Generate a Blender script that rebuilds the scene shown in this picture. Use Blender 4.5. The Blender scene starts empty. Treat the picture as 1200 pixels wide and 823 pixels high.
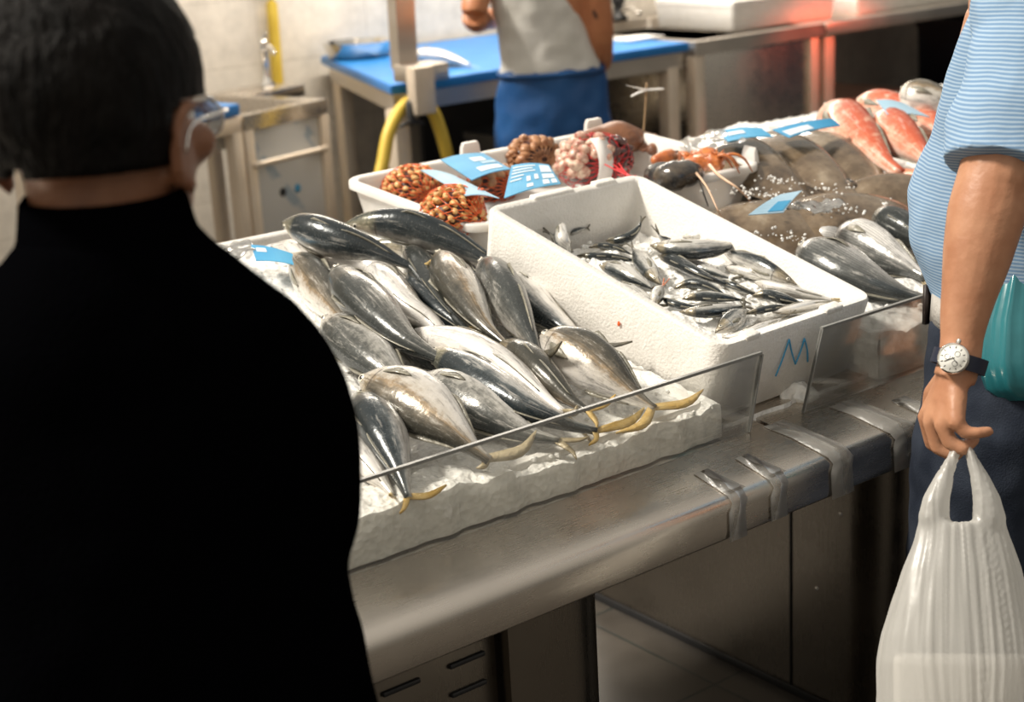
import bpy, bmesh, math, random
from mathutils import Vector, Matrix, noise
random.seed(7)
C = bpy.context.scene.collection
V = Vector
PI = math.pi

# ------------------------------------------------------------------ objects
def obj(name, bm, m=None, parent=None, smooth=True, world=True):
    """link a bmesh as one mesh object; world-space vertices are kept when parented"""
    me = bpy.data.meshes.new(name)
    bmesh.ops.recalc_face_normals(bm, faces=bm.faces)
    bm.to_mesh(me); bm.free()
    o = bpy.data.objects.new(name, me); C.objects.link(o)
    if m: me.materials.append(m)
    for p in me.polygons: p.use_smooth = smooth
    if parent:
        o.parent = parent
        if world: o.matrix_parent_inverse = Matrix.LocRotScale(parent.location, parent.rotation_euler, None).inverted()
    return o

def tag(o, label=None, cat=None, group=None, kind=None):
    if label: o['label'] = label
    if cat: o['category'] = cat
    if group: o['group'] = group
    if kind: o['kind'] = kind
    return o

def thing(name, label, cat, loc, group=None):
    o = bpy.data.objects.new(name, None); C.objects.link(o)
    o.location = loc; o.empty_display_size = .02
    return tag(o, label, cat, group)

def struct(name, bm, m, smooth=False):
    return tag(obj(name, bm, m, None, smooth), kind='structure')

def auto(o, ang=40):
    me = o.data
    for p in me.polygons: p.use_smooth = True
    me.set_sharp_from_angle(angle=math.radians(ang))
    return o

# ------------------------------------------------------------------ shapes
def loft(bm, rings, cap=True, closed=True, uv=None):
    """rings: lists of points of equal length"""
    vs = [[bm.verts.new(p) for p in r] for r in rings]
    n = len(vs[0]); fs = []
    for i in range(len(vs) - 1):
        for j in range(n if closed else n - 1):
            k = (j + 1) % n
            fs.append(bm.faces.new((vs[i][j], vs[i][k], vs[i + 1][k], vs[i + 1][j])))
    if cap and closed:
        bm.faces.new(vs[0][::-1]); bm.faces.new(vs[-1])
    return vs

def ering(c, a, b, n=16, p=2.0):
    c, a, b = V(c), V(a), V(b); out = []
    for i in range(n):
        t = 2 * PI * i / n; cs, sn = math.cos(t), math.sin(t)
        out.append(c + a * math.copysign(abs(cs) ** (2 / p), cs) + b * math.copysign(abs(sn) ** (2 / p), sn))
    return out

def box(bm, lo, hi, bev=.004, seg=2, M=None):
    lo, hi = V(lo), V(hi)
    g = bmesh.ops.create_cube(bm, size=1)
    vs = g['verts']
    for v in vs: v.co = V(((lo.x + hi.x) / 2 + v.co.x * (hi.x - lo.x), (lo.y + hi.y) / 2 + v.co.y * (hi.y - lo.y), (lo.z + hi.z) / 2 + v.co.z * (hi.z - lo.z)))
    if bev:
        es = list({e for v in vs for e in v.link_edges})
        r = bmesh.ops.bevel(bm, geom=es, offset=min(bev, .45 * min(hi - lo)), segments=seg, affect='EDGES', profile=.5)
        vs = list({v for f in r['faces'] for v in f.verts} | {v for v in vs if v.is_valid})
    if M:
        for v in vs: v.co = M @ v.co
    return vs

def BX(lo, hi, bev=.004, seg=2, M=None):
    bm = bmesh.new(); box(bm, lo, hi, bev, seg, M); return bm

def frame_of(t, up=V((0, 0, 1))):
    t = V(t).normalized()
    a = t.cross(up)
    if a.length < 1e-3: a = t.cross(V((1, 0, 0)))
    a.normalize(); return a, a.cross(t).normalized()

def spline(pts, n):
    P = [V(p) for p in pts]
    P = [P[0] * 2 - P[1]] + P + [P[-1] * 2 - P[-2]]
    L = [0]
    dense = []
    for i in range(1, len(P) - 2):
        for k in range(24):
            t = k / 24
            a, b, c, d = P[i - 1], P[i], P[i + 1], P[i + 2]
            dense.append(.5 * ((2 * b) + (c - a) * t + (2 * a - 5 * b + 4 * c - d) * t * t + (3 * b - a - 3 * c + d) * t ** 3))
    dense.append(P[-2])
    for i in range(1, len(dense)): L.append(L[-1] + (dense[i] - dense[i - 1]).length)
    out = []; j = 0
    for k in range(n):
        s = L[-1] * k / (n - 1)
        while j < len(L) - 2 and L[j + 1] < s: j += 1
        f = (s - L[j]) / max(1e-9, L[j + 1] - L[j])
        out.append(dense[j].lerp(dense[j + 1], min(1, f)))
    return out

def tube(bm, pts, r, n=10, m=None, flat=1.0, up=V((0, 0, 1))):
    """round tube through pts; r number or list (per pts end to end)"""
    m = m or max(8, 6 * len(pts))
    S = spline(pts, m) if len(pts) > 2 else [V(pts[0]).lerp(V(pts[1]), i / (m - 1)) for i in range(m)]
    rings = []
    for i, p in enumerate(S):
        t = S[min(i + 1, m - 1)] - S[max(i - 1, 0)]
        a, b = frame_of(t, up)
        if isinstance(r, (list, tuple)):
            x = i / (m - 1) * (len(r) - 1); k = min(int(x), len(r) - 2); rr = r[k] + (r[k + 1] - r[k]) * (x - k)
        else: rr = r
        rings.append(ering(p, a * rr, b * rr * flat, n))
    return loft(bm, rings)

def capsule(bm, p0, p1, r0, r1, n=14):
    p0, p1 = V(p0), V(p1); t = (p1 - p0).normalized(); a, b = frame_of(t)
    rings = []
    for k in range(5):
        th = PI / 2 * (1 - k / 4.0 * .999) * .98
        rings.append(ering(p0 - t * r0 * math.sin(th), a * r0 * math.cos(th), b * r0 * math.cos(th), n))
    for k in range(5):
        th = PI / 2 * (k / 4.0) * .98
        rings.append(ering(p1 + t * r1 * math.sin(th), a * r1 * math.cos(th), b * r1 * math.cos(th), n))
    loft(bm, rings)

def chain(bm, pts, rs):
    for i in range(len(pts) - 1): capsule(bm, pts[i], pts[i + 1], rs[i], rs[i + 1])

def ball(bm, c, r, M=None, u=16, v=12):
    g = bmesh.ops.create_uvsphere(bm, u_segments=u, v_segments=v, radius=1)
    r = V((r, r, r)) if isinstance(r, (int, float)) else V(r)
    for x in g['verts']:
        q = V((x.co.x * r.x, x.co.y * r.y, x.co.z * r.z))
        if M: q = M @ q
        x.co = q + V(c)
    return g['verts']

def rrect(cx, cy, hx, hy, r, z, seg=5, fn=None):
    out = []
    for sx, sy, a0 in ((1, 1, 0), (-1, 1, 90), (-1, -1, 180), (1, -1, 270)):
        for k in range(seg + 1):
            a = math.radians(a0 + 90 * k / seg)
            p = V((cx + sx * (hx - r) + r * math.cos(a), cy + sy * (hy - r) + r * math.sin(a), z))
            out.append(fn(p) if fn else p)
    return out

def nz(p, s, seed=0): return noise.noise(V((p[0] * s + seed, p[1] * s - seed, p[2] * s + 2 * seed)))

def remesh(o, voxel, smooth=6, fac=.5):
    m = o.modifiers.new('r', 'REMESH'); m.mode = 'VOXEL'; m.voxel_size = voxel; m.use_smooth_shade = True
    s = o.modifiers.new('s', 'SMOOTH'); s.factor = fac; s.iterations = smooth
    dg = bpy.context.evaluated_depsgraph_get(); dg.update()
    ev = o.evaluated_get(dg)
    me = bpy.data.meshes.new_from_object(ev)
    mats = list(o.data.materials); o.modifiers.clear(); o.data = me
    me.materials.clear()
    for x in mats: me.materials.append(x)
    for p in me.polygons: p.use_smooth = True
    return o

def card(bm, c, u, v, th=.0015, bend=0.0, n=8):
    """thin rectangular card, centre c, half vectors u, v"""
    c, u, v = V(c), V(u), V(v); w = u.cross(v).normalized()
    top = []; bot = []
    for i in range(n + 1):
        s = -1 + 2 * i / n
        q = c + u * s + w * bend * (1 - s * s)
        top.append((q - v + w * th, q + v + w * th)); bot.append((q - v, q + v))
    rings = [[t[0], t[1], b[1], b[0]] for t, b in zip(top, bot)]
    loft(bm, rings)

# ------------------------------------------------------------------ materials
def new_mat(name):
    m = bpy.data.materials.new(name); m.use_nodes = True
    nt = m.node_tree; return m, nt, nt.nodes['Principled BSDF']

def N(nt, t, **kw):
    n = nt.nodes.new(t)
    for k, v in kw.items():
        if k in n.inputs: n.inputs[k].default_value = v
        else: setattr(n, k, v)
    return n

def rgb(c): return (*c, 1)

def ramp(nt, fac, stops, interp='LINEAR'):
    r = nt.nodes.new('ShaderNodeValToRGB'); e = r.color_ramp.elements; r.color_ramp.interpolation = interp
    e[0].position, e[0].color = stops[0][0], rgb(stops[0][1])
    e[1].position, e[1].color = stops[-1][0], rgb(stops[-1][1])
    for p, c in stops[1:-1]:
        x = e.new(p); x.color = rgb(c)
    if fac is not None: nt.links.new(fac, r.inputs[0])
    return r

def mix(nt, fac, a, b, mode='MIX'):
    n = nt.nodes.new('ShaderNodeMix'); n.data_type = 'RGBA'; n.blend_type = mode
    for s, i in ((fac, 0), (a, 6), (b, 7)):
        if isinstance(s, (int, float)): n.inputs[i].default_value = s
        elif isinstance(s, tuple): n.inputs[i].default_value = rgb(s)
        else: nt.links.new(s, n.inputs[i])
    return n.outputs[2]

def math_n(nt, op, a, b=None):
    n = nt.nodes.new('ShaderNodeMath'); n.operation = op
    for i, s in enumerate((a, b)):
        if s is None: continue
        if isinstance(s, (int, float)): n.inputs[i].default_value = s
        else: nt.links.new(s, n.inputs[i])
    return n.outputs[0]

def simple(name, col, rough=.5, metal=0, col2=None, ns=20, bump=0, bs=60, coat=0, stretch=None, spec=.5, detail=4):
    m, nt, b = new_mat(name)
    b.inputs['Base Color'].default_value = rgb(col); b.inputs['Roughness'].default_value = rough
    b.inputs['Metallic'].default_value = metal; b.inputs['Coat Weight'].default_value = coat; b.inputs['Coat Roughness'].default_value = .1
    b.inputs['Specular IOR Level'].default_value = spec
    tc = N(nt, 'ShaderNodeTexCoord'); src = tc.outputs['Object']
    if stretch:
        mp = N(nt, 'ShaderNodeMapping'); mp.inputs['Scale'].default_value = stretch; nt.links.new(src, mp.inputs[0]); src = mp.outputs[0]
    if col2:
        n = N(nt, 'ShaderNodeTexNoise', Scale=ns, Detail=detail); nt.links.new(src, n.inputs['Vector'])
        r = ramp(nt, n.outputs[0], [(.35, col), (.7, col2)]); nt.links.new(r.outputs[0], b.inputs['Base Color'])
    if bump:
        n = N(nt, 'ShaderNodeTexNoise', Scale=bs, Detail=3); nt.links.new(src, n.inputs['Vector'])
        bp = N(nt, 'ShaderNodeBump', Strength=bump, Distance=.01); nt.links.new(n.outputs[0], bp.inputs['Height']); nt.links.new(bp.outputs[0], b.inputs['Normal'])
    return m

def steel(name, col=(.58, .55, .51), rough=.28, var=.12, stretch=(1, 30, 30)):
    m, nt, b = new_mat(name)
    b.inputs['Metallic'].default_value = 1
    tc = N(nt, 'ShaderNodeTexCoord')
    mp = N(nt, 'ShaderNodeMapping'); mp.inputs['Scale'].default_value = stretch; nt.links.new(tc.outputs['Object'], mp.inputs[0])
    n = N(nt, 'ShaderNodeTexNoise', Scale=12, Detail=4); nt.links.new(mp.outputs[0], n.inputs['Vector'])
    n2 = N(nt, 'ShaderNodeTexNoise', Scale=9, Detail=6, Roughness=.65); nt.links.new(tc.outputs['Object'], n2.inputs['Vector'])
    r = math_n(nt, 'ADD', math_n(nt, 'MULTIPLY', n2.outputs[0], var * 2), math_n(nt, 'ADD', math_n(nt, 'MULTIPLY', n.outputs[0], var), rough - var * 1.5))
    nt.links.new(r, b.inputs['Roughness'])
    c = ramp(nt, n2.outputs[0], [(.3, tuple(x * .9 for x in col)), (.7, col)]); nt.links.new(c.outputs[0], b.inputs['Base Color'])
    bp = N(nt, 'ShaderNodeBump', Strength=.02, Distance=.001); nt.links.new(n.outputs[0], bp.inputs['Height']); nt.links.new(bp.outputs[0], b.inputs['Normal'])
    return m

def fish_mat(name, stops, vary=.12, spots=0, waves=0, lines=0, head=None, rough=.22, metal=.25, dirt=None, wscale=26, blotch=.55, lat=0):
    """colour runs from the back (v=0) to the belly (v=1); u runs from snout to tail"""
    m, nt, b = new_mat(name)
    uv = N(nt, 'ShaderNodeUVMap'); sp = N(nt, 'ShaderNodeSeparateXYZ'); nt.links.new(uv.outputs[0], sp.inputs[0])
    oi = N(nt, 'ShaderNodeObjectInfo'); tc = N(nt, 'ShaderNodeTexCoord')
    off = N(nt, 'ShaderNodeVectorMath', operation='ADD'); nt.links.new(tc.outputs['Object'], off.inputs[0])
    rnd = math_n(nt, 'MULTIPLY', oi.outputs['Random'], 37.0); nt.links.new(rnd, off.inputs[1])
    n1 = N(nt, 'ShaderNodeTexNoise', Scale=38, Detail=5, Roughness=.6); nt.links.new(off.outputs[0], n1.inputs['Vector'])
    n2 = N(nt, 'ShaderNodeTexNoise', Scale=150, Detail=3); nt.links.new(off.outputs[0], n2.inputs['Vector'])
    w = math_n(nt, 'MULTIPLY', math_n(nt, 'SUBTRACT', n1.outputs[0], .5), vary * 2)
    v = math_n(nt, 'ADD', sp.outputs[1], w)
    if spots: v = math_n(nt, 'ADD', v, math_n(nt, 'MULTIPLY', math_n(nt, 'SUBTRACT', n2.outputs[0], .5), spots))
    col = ramp(nt, v, stops).outputs[0]
    if waves:
        wv = N(nt, 'ShaderNodeTexWave', Scale=wscale, Distortion=9, Detail=2); wv.inputs['Detail Scale'].default_value = 2.0
        cb = N(nt, 'ShaderNodeCombineXYZ'); nt.links.new(sp.outputs[0], cb.inputs[0]); nt.links.new(math_n(nt, 'MULTIPLY', sp.outputs[1], .25), cb.inputs[1]); nt.links.new(rnd, cb.inputs[2])
        nt.links.new(cb.outputs[0], wv.inputs['Vector'])
        mask = ramp(nt, sp.outputs[1], [(.0, (waves,) * 3), (.3, (waves,) * 3), (.45, (0, 0, 0))]).outputs[0]
        k = math_n(nt, 'MULTIPLY', ramp(nt, wv.outputs[0], [(.45, (0, 0, 0)), (.62, (1, 1, 1))]).outputs[0], mask)
        col = mix(nt, k, col, (.012, .016, .018))
    if lines:
        sn = math_n(nt, 'SINE', math_n(nt, 'MULTIPLY', sp.outputs[1], 150.0))
        k = math_n(nt, 'MULTIPLY', math_n(nt, 'MAXIMUM', sn, 0.0), lines)
        col = mix(nt, k, col, (.03, .032, .03))
    if dirt: col = mix(nt, ramp(nt, n1.outputs[0], [(.52, (0, 0, 0)), (.68, (.8, .8, .8))]).outputs[0], col, dirt)
    if head:
        hm = ramp(nt, math_n(nt, 'ADD', sp.outputs[0], math_n(nt, 'MULTIPLY', w, .3)), [(.18, (.9,) * 3), (.225, (0, 0, 0))]).outputs[0]
        hc = ramp(nt, math_n(nt, 'ADD', sp.outputs[1], math_n(nt, 'MULTIPLY', math_n(nt, 'SUBTRACT', n2.outputs[0], .5), .5)), head).outputs[0]
        col = mix(nt, hm, col, hc)
        # gill edge
        gl = math_n(nt, 'SUBTRACT', 1.0, math_n(nt, 'MINIMUM', math_n(nt, 'MULTIPLY', math_n(nt, 'ABSOLUTE', math_n(nt, 'SUBTRACT', sp.outputs[0], .215)), 130.0), 1.0))
        gm = ramp(nt, sp.outputs[1], [(.25, (0, 0, 0)), (.4, (.8,) * 3), (.8, (.8,) * 3), (.9, (0, 0, 0))]).outputs[0]
        col = mix(nt, math_n(nt, 'MULTIPLY', gl, gm), col, (.05, .03, .025))
    # blotches and silver flecks running along the body
    cs = N(nt, 'ShaderNodeCombineXYZ'); nt.links.new(math_n(nt, 'MULTIPLY', sp.outputs[0], 4.0), cs.inputs[0]); nt.links.new(math_n(nt, 'MULTIPLY', sp.outputs[1], 7.0), cs.inputs[1]); nt.links.new(rnd, cs.inputs[2])
    n4 = N(nt, 'ShaderNodeTexNoise', Scale=1.6, Detail=7, Roughness=.72); nt.links.new(cs.outputs[0], n4.inputs['Vector'])
    dk = ramp(nt, n4.outputs[0], [(.36, (blotch,) * 3), (.5, (0, 0, 0))]).outputs[0]
    col = mix(nt, dk, col, (.022, .025, .025) if not dirt else (.45, .07, .03))
    side = ramp(nt, sp.outputs[1], [(.12, (0, 0, 0)), (.3, (blotch,) * 3)]).outputs[0]
    fl = math_n(nt, 'MULTIPLY', ramp(nt, n4.outputs[0], [(.54, (0, 0, 0)), (.66, (.9,) * 3)]).outputs[0], side)
    col = mix(nt, fl, col, (.72, .69, .64))
    n5 = N(nt, 'ShaderNodeTexNoise', Scale=330, Detail=2); nt.links.new(off.outputs[0], n5.inputs['Vector'])
    col = mix(nt, ramp(nt, n5.outputs[0], [(.62, (0, 0, 0)), (.74, (.16,) * 3)]).outputs[0], col, (.5, .49, .46))
    if lat:
        lv = math_n(nt, 'ADD', sp.outputs[1], math_n(nt, 'MULTIPLY', sp.outputs[0], -.06))
        ll = math_n(nt, 'SUBTRACT', 1.0, math_n(nt, 'MINIMUM', math_n(nt, 'MULTIPLY', math_n(nt, 'ABSOLUTE', math_n(nt, 'SUBTRACT', lv, .40)), 55.0), 1.0))
        col = mix(nt, math_n(nt, 'MULTIPLY', ll, lat), col, (.10, .075, .045))
    nt.links.new(col, b.inputs['Base Color'])
    b.inputs['Metallic'].default_value = metal; b.inputs['Coat Weight'].default_value = .35; b.inputs['Coat Roughness'].default_value = .16
    rr = math_n(nt, 'ADD', math_n(nt, 'MULTIPLY', n1.outputs[0], .25), rough - .1); nt.links.new(rr, b.inputs['Roughness'])
    bp = N(nt, 'ShaderNodeBump', Strength=.25, Distance=.004); nt.links.new(math_n(nt, 'ADD', n1.outputs[0], math_n(nt, 'MULTIPLY', n2.outputs[0], .4)), bp.inputs['Height'])
    nt.links.new(bp.outputs[0], b.inputs['Normal'])
    return m

M = {}
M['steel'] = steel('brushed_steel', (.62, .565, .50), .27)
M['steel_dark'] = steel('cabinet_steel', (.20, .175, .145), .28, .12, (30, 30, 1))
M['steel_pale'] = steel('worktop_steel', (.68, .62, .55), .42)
M['frame_steel'] = simple('frame_steel', (.70, .59, .47), .45, .35, (.80, .69, .56), 6)
M['film_steel'] = None
M['blue_board'] = simple('blue_board', (.012, .16, .46), .38, 0, (.022, .20, .54), 9, .05, 40)
M['white_foam'] = simple('white_foam', (.75, .725, .68), .55, 0, (.81, .785, .745), 30, .25, 220)
M['white_plastic'] = simple('white_plastic', (.74, .72, .69), .38, 0, (.66, .63, .59), 14, .04, 50, .2)
M['yellow'] = simple('yellow_hose', (.62, .42, .045), .45, 0, (.7, .5, .07), 9)
M['black'] = simple('black_plastic', (.012, .012, .013), .45)
M['rubber'] = simple('dark_container', (.02, .021, .024), .5, 0, (.035, .034, .034), 4)
M['chrome'] = simple('chrome', (.8, .78, .75), .12, 1)
M['coat'] = simple('black_coat', (.0012, .0012, .0016), 1, 0, None, 1, .3, 300, spec=.0)
M['hair'] = simple('dark_hair', (.003, .0026, .0024), .6, 0, (.008, .0065, .0055), 60, .8, 160, spec=.1, stretch=(1, 1, .25))
M['skin_shaded'] = simple('shaded_skin', (.27, .115, .055), .5, 0, (.20, .08, .04), 30, .12, 160)  # skin colour darkened to carry the shade on the neck
M['skin'] = simple('skin', (.47, .235, .135), .45, 0, (.36, .155, .08), 22, .10, 70, spec=.5)
M['skin_v'] = simple('vendor_skin', (.52, .21, .095), .5, 0, (.46, .17, .075), 20, .1, 100)
M['wood'] = simple('wood_stick', (.30, .19, .10), .6)
M['water'] = None
M['tape'] = None
M['eye'] = simple('fish_eye', (.008, .008, .008), .06, 0, coat=1)
M['iris'] = simple('fish_iris', (.74, .70, .60), .15, .3)
M['orange'] = simple('orange_net', (.75, .13, .03), .45)
M['red_net'] = simple('red_net', (.6, .03, .035), .4)
M['clam'] = simple('clam_shell', (.80, .50, .20), .38, 0, (.55, .24, .07), 60, .2, 200, .3)
M['cockle'] = simple('brown_clam_shell', (.48, .24, .11), .4, 0, (.28, .11, .045), 50, .3, 180, .3)
M['pale_shell'] = simple('pale_shell', (.72, .55, .42), .4, 0, (.34, .10, .07), 90, .3, 120, .3)
M['dark_meat'] = simple('dark_shell', (.055, .022, .022), .35, 0, (.12, .045, .035), 60, .4, 120, .4)
M['crab'] = simple('crab_shell', (.13, .045, .02), .42, 0, (.24, .10, .045), 22, .25, 120, .15)
M['lob_orange'] = simple('orange_shell', (.62, .20, .05), .32, 0, (.42, .10, .03), 60, .3, 150, .4)
M['lob_black'] = simple('black_lobster_shell', (.010, .012, .016), .2, 0, (.09, .07, .05), 45, .2, 100, .7)
M['antenna'] = simple('pale_antenna', (.72, .48, .33), .4)
M['lens'] = None
M['dial'] = simple('watch_dial', (.78, .78, .74), .3)
M['strap'] = simple('navy_strap', (.008, .012, .03), .5)
M['bag_teal'] = simple('teal_plastic', (.015, .135, .16), .3, 0, (.03, .20, .23), 8, .3, 12, .4)
M['apron'] = simple('blue_apron', (.006, .060, .20), .45, 0, (.009, .08, .25), 8, .25, 20)
M['tee'] = simple('grey_white_tee', (.70, .68, .64), .9, 0, (.62, .60, .55), 9, .3, 18, spec=.1)
M['tattoo'] = simple('tattoo_ink', (.03, .025, .03), .6)
M['paper'] = simple('white_paper', (.82, .80, .77), .7)
M['card_blue'] = simple('blue_card', (.045, .27, .50), .6, 0, (.09, .36, .58), 6)
M['card_pale'] = simple('pale_card', (.36, .52, .64), .6, 0, (.26, .44, .58), 8)
M['print_white'] = simple('card_print', (.62, .70, .76), .6)
M['print_dark'] = simple('card_print_dark', (.03, .10, .2), .5)
M['marker'] = simple('blue_marker', (.06, .34, .62), .6)
M['belt'] = simple('grey_belt', (.42, .40, .37), .7, 0, (.34, .32, .30), 60, .3, 300)
M['leather'] = simple('dark_leather', (.02, .012, .01), .5)
M['pinkwood'] = simple('pale_board', (.55, .36, .28), .6, 0, (.45, .27, .2), 5)

def film():
    m, nt, b = new_mat('film_covered_steel')
    tc = N(nt, 'ShaderNodeTexCoord'); mp = N(nt, 'ShaderNodeMapping'); mp.inputs['Rotation'].default_value = (0, math.radians(-52), 0)
    nt.links.new(tc.outputs['Object'], mp.inputs[0])
    sp = N(nt, 'ShaderNodeSeparateXYZ'); nt.links.new(mp.outputs[0], sp.inputs[0])
    n = N(nt, 'ShaderNodeTexNoise', Scale=14, Detail=2); nt.links.new(tc.outputs['Object'], n.inputs['Vector'])
    s = math_n(nt, 'SINE', math_n(nt, 'MULTIPLY', sp.outputs[2], 26.0))
    k = math_n(nt, 'MULTIPLY', ramp(nt, s, [(.78, (0, 0, 0)), (.9, (1, 1, 1))]).outputs[0], ramp(nt, n.outputs[0], [(.46, (0, 0, 0)), (.56, (.7,) * 3)]).outputs[0])
    nt.links.new(mix(nt, k, (.58, .57, .55), (.24, .33, .42)), b.inputs['Base Color'])
    b.inputs['Metallic'].default_value = .15; b.inputs['Roughness'].default_value = .5
    return m
M['film_steel'] = film()

M['white_plastic'].node_tree.nodes['Principled BSDF'].inputs['Subsurface Weight'].default_value = .35
M['white_plastic'].node_tree.nodes['Principled BSDF'].inputs['Subsurface Radius'].default_value = (.05, .045, .04)
M['white_plastic'].node_tree.nodes['Principled BSDF'].inputs['Subsurface Scale'].default_value = 1.0

def clear(name, tint, gloss=.08, trans=.9, rough=.05, bump=0):
    m, nt, b = new_mat(name); nt.nodes.remove(b)
    out = nt.nodes['Material Output']
    tr = N(nt, 'ShaderNodeBsdfTransparent'); tr.inputs[0].default_value = rgb(tint)
    di = N(nt, 'ShaderNodeBsdfDiffuse'); di.inputs[0].default_value = (.75, .74, .70, 1)
    gl = N(nt, 'ShaderNodeBsdfGlossy'); gl.inputs['Roughness'].default_value = rough
    m1 = N(nt, 'ShaderNodeMixShader'); m1.inputs[0].default_value = trans
    nt.links.new(di.outputs[0], m1.inputs[1]); nt.links.new(tr.outputs[0], m1.inputs[2])
    m2 = N(nt, 'ShaderNodeMixShader'); lw = N(nt, 'ShaderNodeLayerWeight', Blend=.25)
    nt.links.new(math_n(nt, 'ADD', math_n(nt, 'MULTIPLY', lw.outputs['Fresnel'], .6), gloss), m2.inputs[0])
    nt.links.new(m1.outputs[0], m2.inputs[1]); nt.links.new(gl.outputs[0], m2.inputs[2])
    if bump:
        tc = N(nt, 'ShaderNodeTexCoord'); n = N(nt, 'ShaderNodeTexNoise', Scale=bump, Detail=2); nt.links.new(tc.outputs['Object'], n.inputs['Vector'])
        bp = N(nt, 'ShaderNodeBump', Strength=.3, Distance=.01); nt.links.new(n.outputs[0], bp.inputs['Height']); nt.links.new(bp.outputs[0], gl.inputs['Normal'])
    nt.links.new(m2.outputs[0], out.inputs[0]); return m
M['acrylic'] = clear('clear_acrylic', (.97, .97, .955), .025, .95)
M['acrylic_edge'] = simple('acrylic_edge', (.20, .20, .19), .3, 0, (.26, .26, .245), 30)
M['tape'] = clear('clear_tape', (.86, .84, .81), .04, .88, .4, 60)
M['lens'] = clear('spectacle_lens', (.90, .94, .97), .10, .88)
M['water'] = clear('melt_water', (.80, .78, .74), .16, .8, .03, 25)
M['wrap'] = clear('plastic_wrap', (.95, .95, .95), .22, .86, .12, 40)

def bag_mat():
    m, nt, b = new_mat('white_carrier_plastic'); nt.nodes.remove(b); out = nt.nodes['Material Output']
    di = N(nt, 'ShaderNodeBsdfDiffuse'); di.inputs[0].default_value = (.66, .65, .62, 1)
    tl = N(nt, 'ShaderNodeBsdfTranslucent'); tl.inputs[0].default_value = (.74, .73, .70, 1)
    tr = N(nt, 'ShaderNodeBsdfTransparent'); gl = N(nt, 'ShaderNodeBsdfGlossy'); gl.inputs['Roughness'].default_value = .40
    a = N(nt, 'ShaderNodeMixShader'); a.inputs[0].default_value = .45; nt.links.new(di.outputs[0], a.inputs[1]); nt.links.new(tl.outputs[0], a.inputs[2])
    c = N(nt, 'ShaderNodeMixShader'); c.inputs[0].default_value = .30; nt.links.new(a.outputs[0], c.inputs[1]); nt.links.new(tr.outputs[0], c.inputs[2])
    d = N(nt, 'ShaderNodeMixShader'); d.inputs[0].default_value = .08; nt.links.new(c.outputs[0], d.inputs[1]); nt.links.new(gl.outputs[0], d.inputs[2])
    nt.links.new(d.outputs[0], out.inputs[0]); return m
M['carrier'] = bag_mat()

def ice_mat():
    m, nt, b = new_mat('crushed_ice')
    tc = N(nt, 'ShaderNodeTexCoord'); n = N(nt, 'ShaderNodeTexNoise', Scale=70, Detail=5); nt.links.new(tc.outputs['Object'], n.inputs['Vector'])
    vo = N(nt, 'ShaderNodeTexVoronoi', Scale=110); nt.links.new(tc.outputs['Object'], vo.inputs['Vector'])
    r = ramp(nt, n.outputs[0], [(.3, (.74, .73, .70)), (.62, (.90, .89, .86))]); nt.links.new(r.outputs[0], b.inputs['Base Color'])
    b.inputs['Roughness'].default_value = .25; b.inputs['Subsurface Weight'].default_value = .25; b.inputs['Subsurface Radius'].default_value = (.02, .02, .02)
    b.inputs['Subsurface Scale'].default_value = .5
    bp = N(nt, 'ShaderNodeBump', Strength=.45, Distance=.006); nt.links.new(math_n(nt, 'ADD', n.outputs[0], vo.outputs['Distance']), bp.inputs['Height']); nt.links.new(bp.outputs[0], b.inputs['Normal'])
    return m
M['ice'] = ice_mat()

def tile_mat(name, c1, c2, grout, w, h, rough, off=0.0, rot=None, mort=.004, gloss=0):
    m, nt, b = new_mat(name)
    tc = N(nt, 'ShaderNodeTexCoord'); mp = N(nt, 'ShaderNodeMapping'); nt.links.new(tc.outputs['Object'], mp.inputs[0])
    if rot: mp.inputs['Rotation'].default_value = rot
    br = N(nt, 'ShaderNodeTexBrick', Scale=1.0); br.offset = off; br.inputs['Mortar Size'].default_value = mort
    br.inputs['Brick Width'].default_value = w; br.inputs['Row Height'].default_value = h; br.inputs['Mortar Smooth'].default_value = .2
    br.inputs['Color1'].default_value = rgb(c1); br.inputs['Color2'].default_value = rgb(c2); br.inputs['Mortar'].default_value = rgb(grout)
    nt.links.new(mp.outputs[0], br.inputs['Vector'])
    n = N(nt, 'ShaderNodeTexNoise', Scale=9, Detail=6, Roughness=.7); nt.links.new(tc.outputs['Object'], n.inputs['Vector'])
    k = ramp(nt, n.outputs[0], [(.3, (.72,) * 3), (.7, (1, 1, 1))]).outputs[0]
    nt.links.new(mix(nt, 1.0, br.outputs[0], k, 'MULTIPLY'), b.inputs['Base Color'])
    rr = math_n(nt, 'ADD', math_n(nt, 'MULTIPLY', n.outputs[0], .3), rough - .15); nt.links.new(rr, b.inputs['Roughness'])
    bp = N(nt, 'ShaderNodeBump', Strength=.3, Distance=.004); nt.links.new(math_n(nt, 'SUBTRACT', 1.0, br.outputs[1]), bp.inputs['Height']); nt.links.new(bp.outputs[0], b.inputs['Normal'])
    return m
M['floor'] = tile_mat('wet_floor_tile', (.060, .052, .044), (.075, .065, .054), (.022, .028, .025), .42, .42, .35)
M['wall'] = tile_mat('wall_tile', (.80, .735, .645), (.78, .715, .625), (.62, .56, .48), .6, .3, .35, 0, (math.radians(90), 0, 0), .003)
M['navy'] = simple('dark_navy_panel', (.008, .010, .016), .4, 0, (.014, .02, .035), 4)

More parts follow.
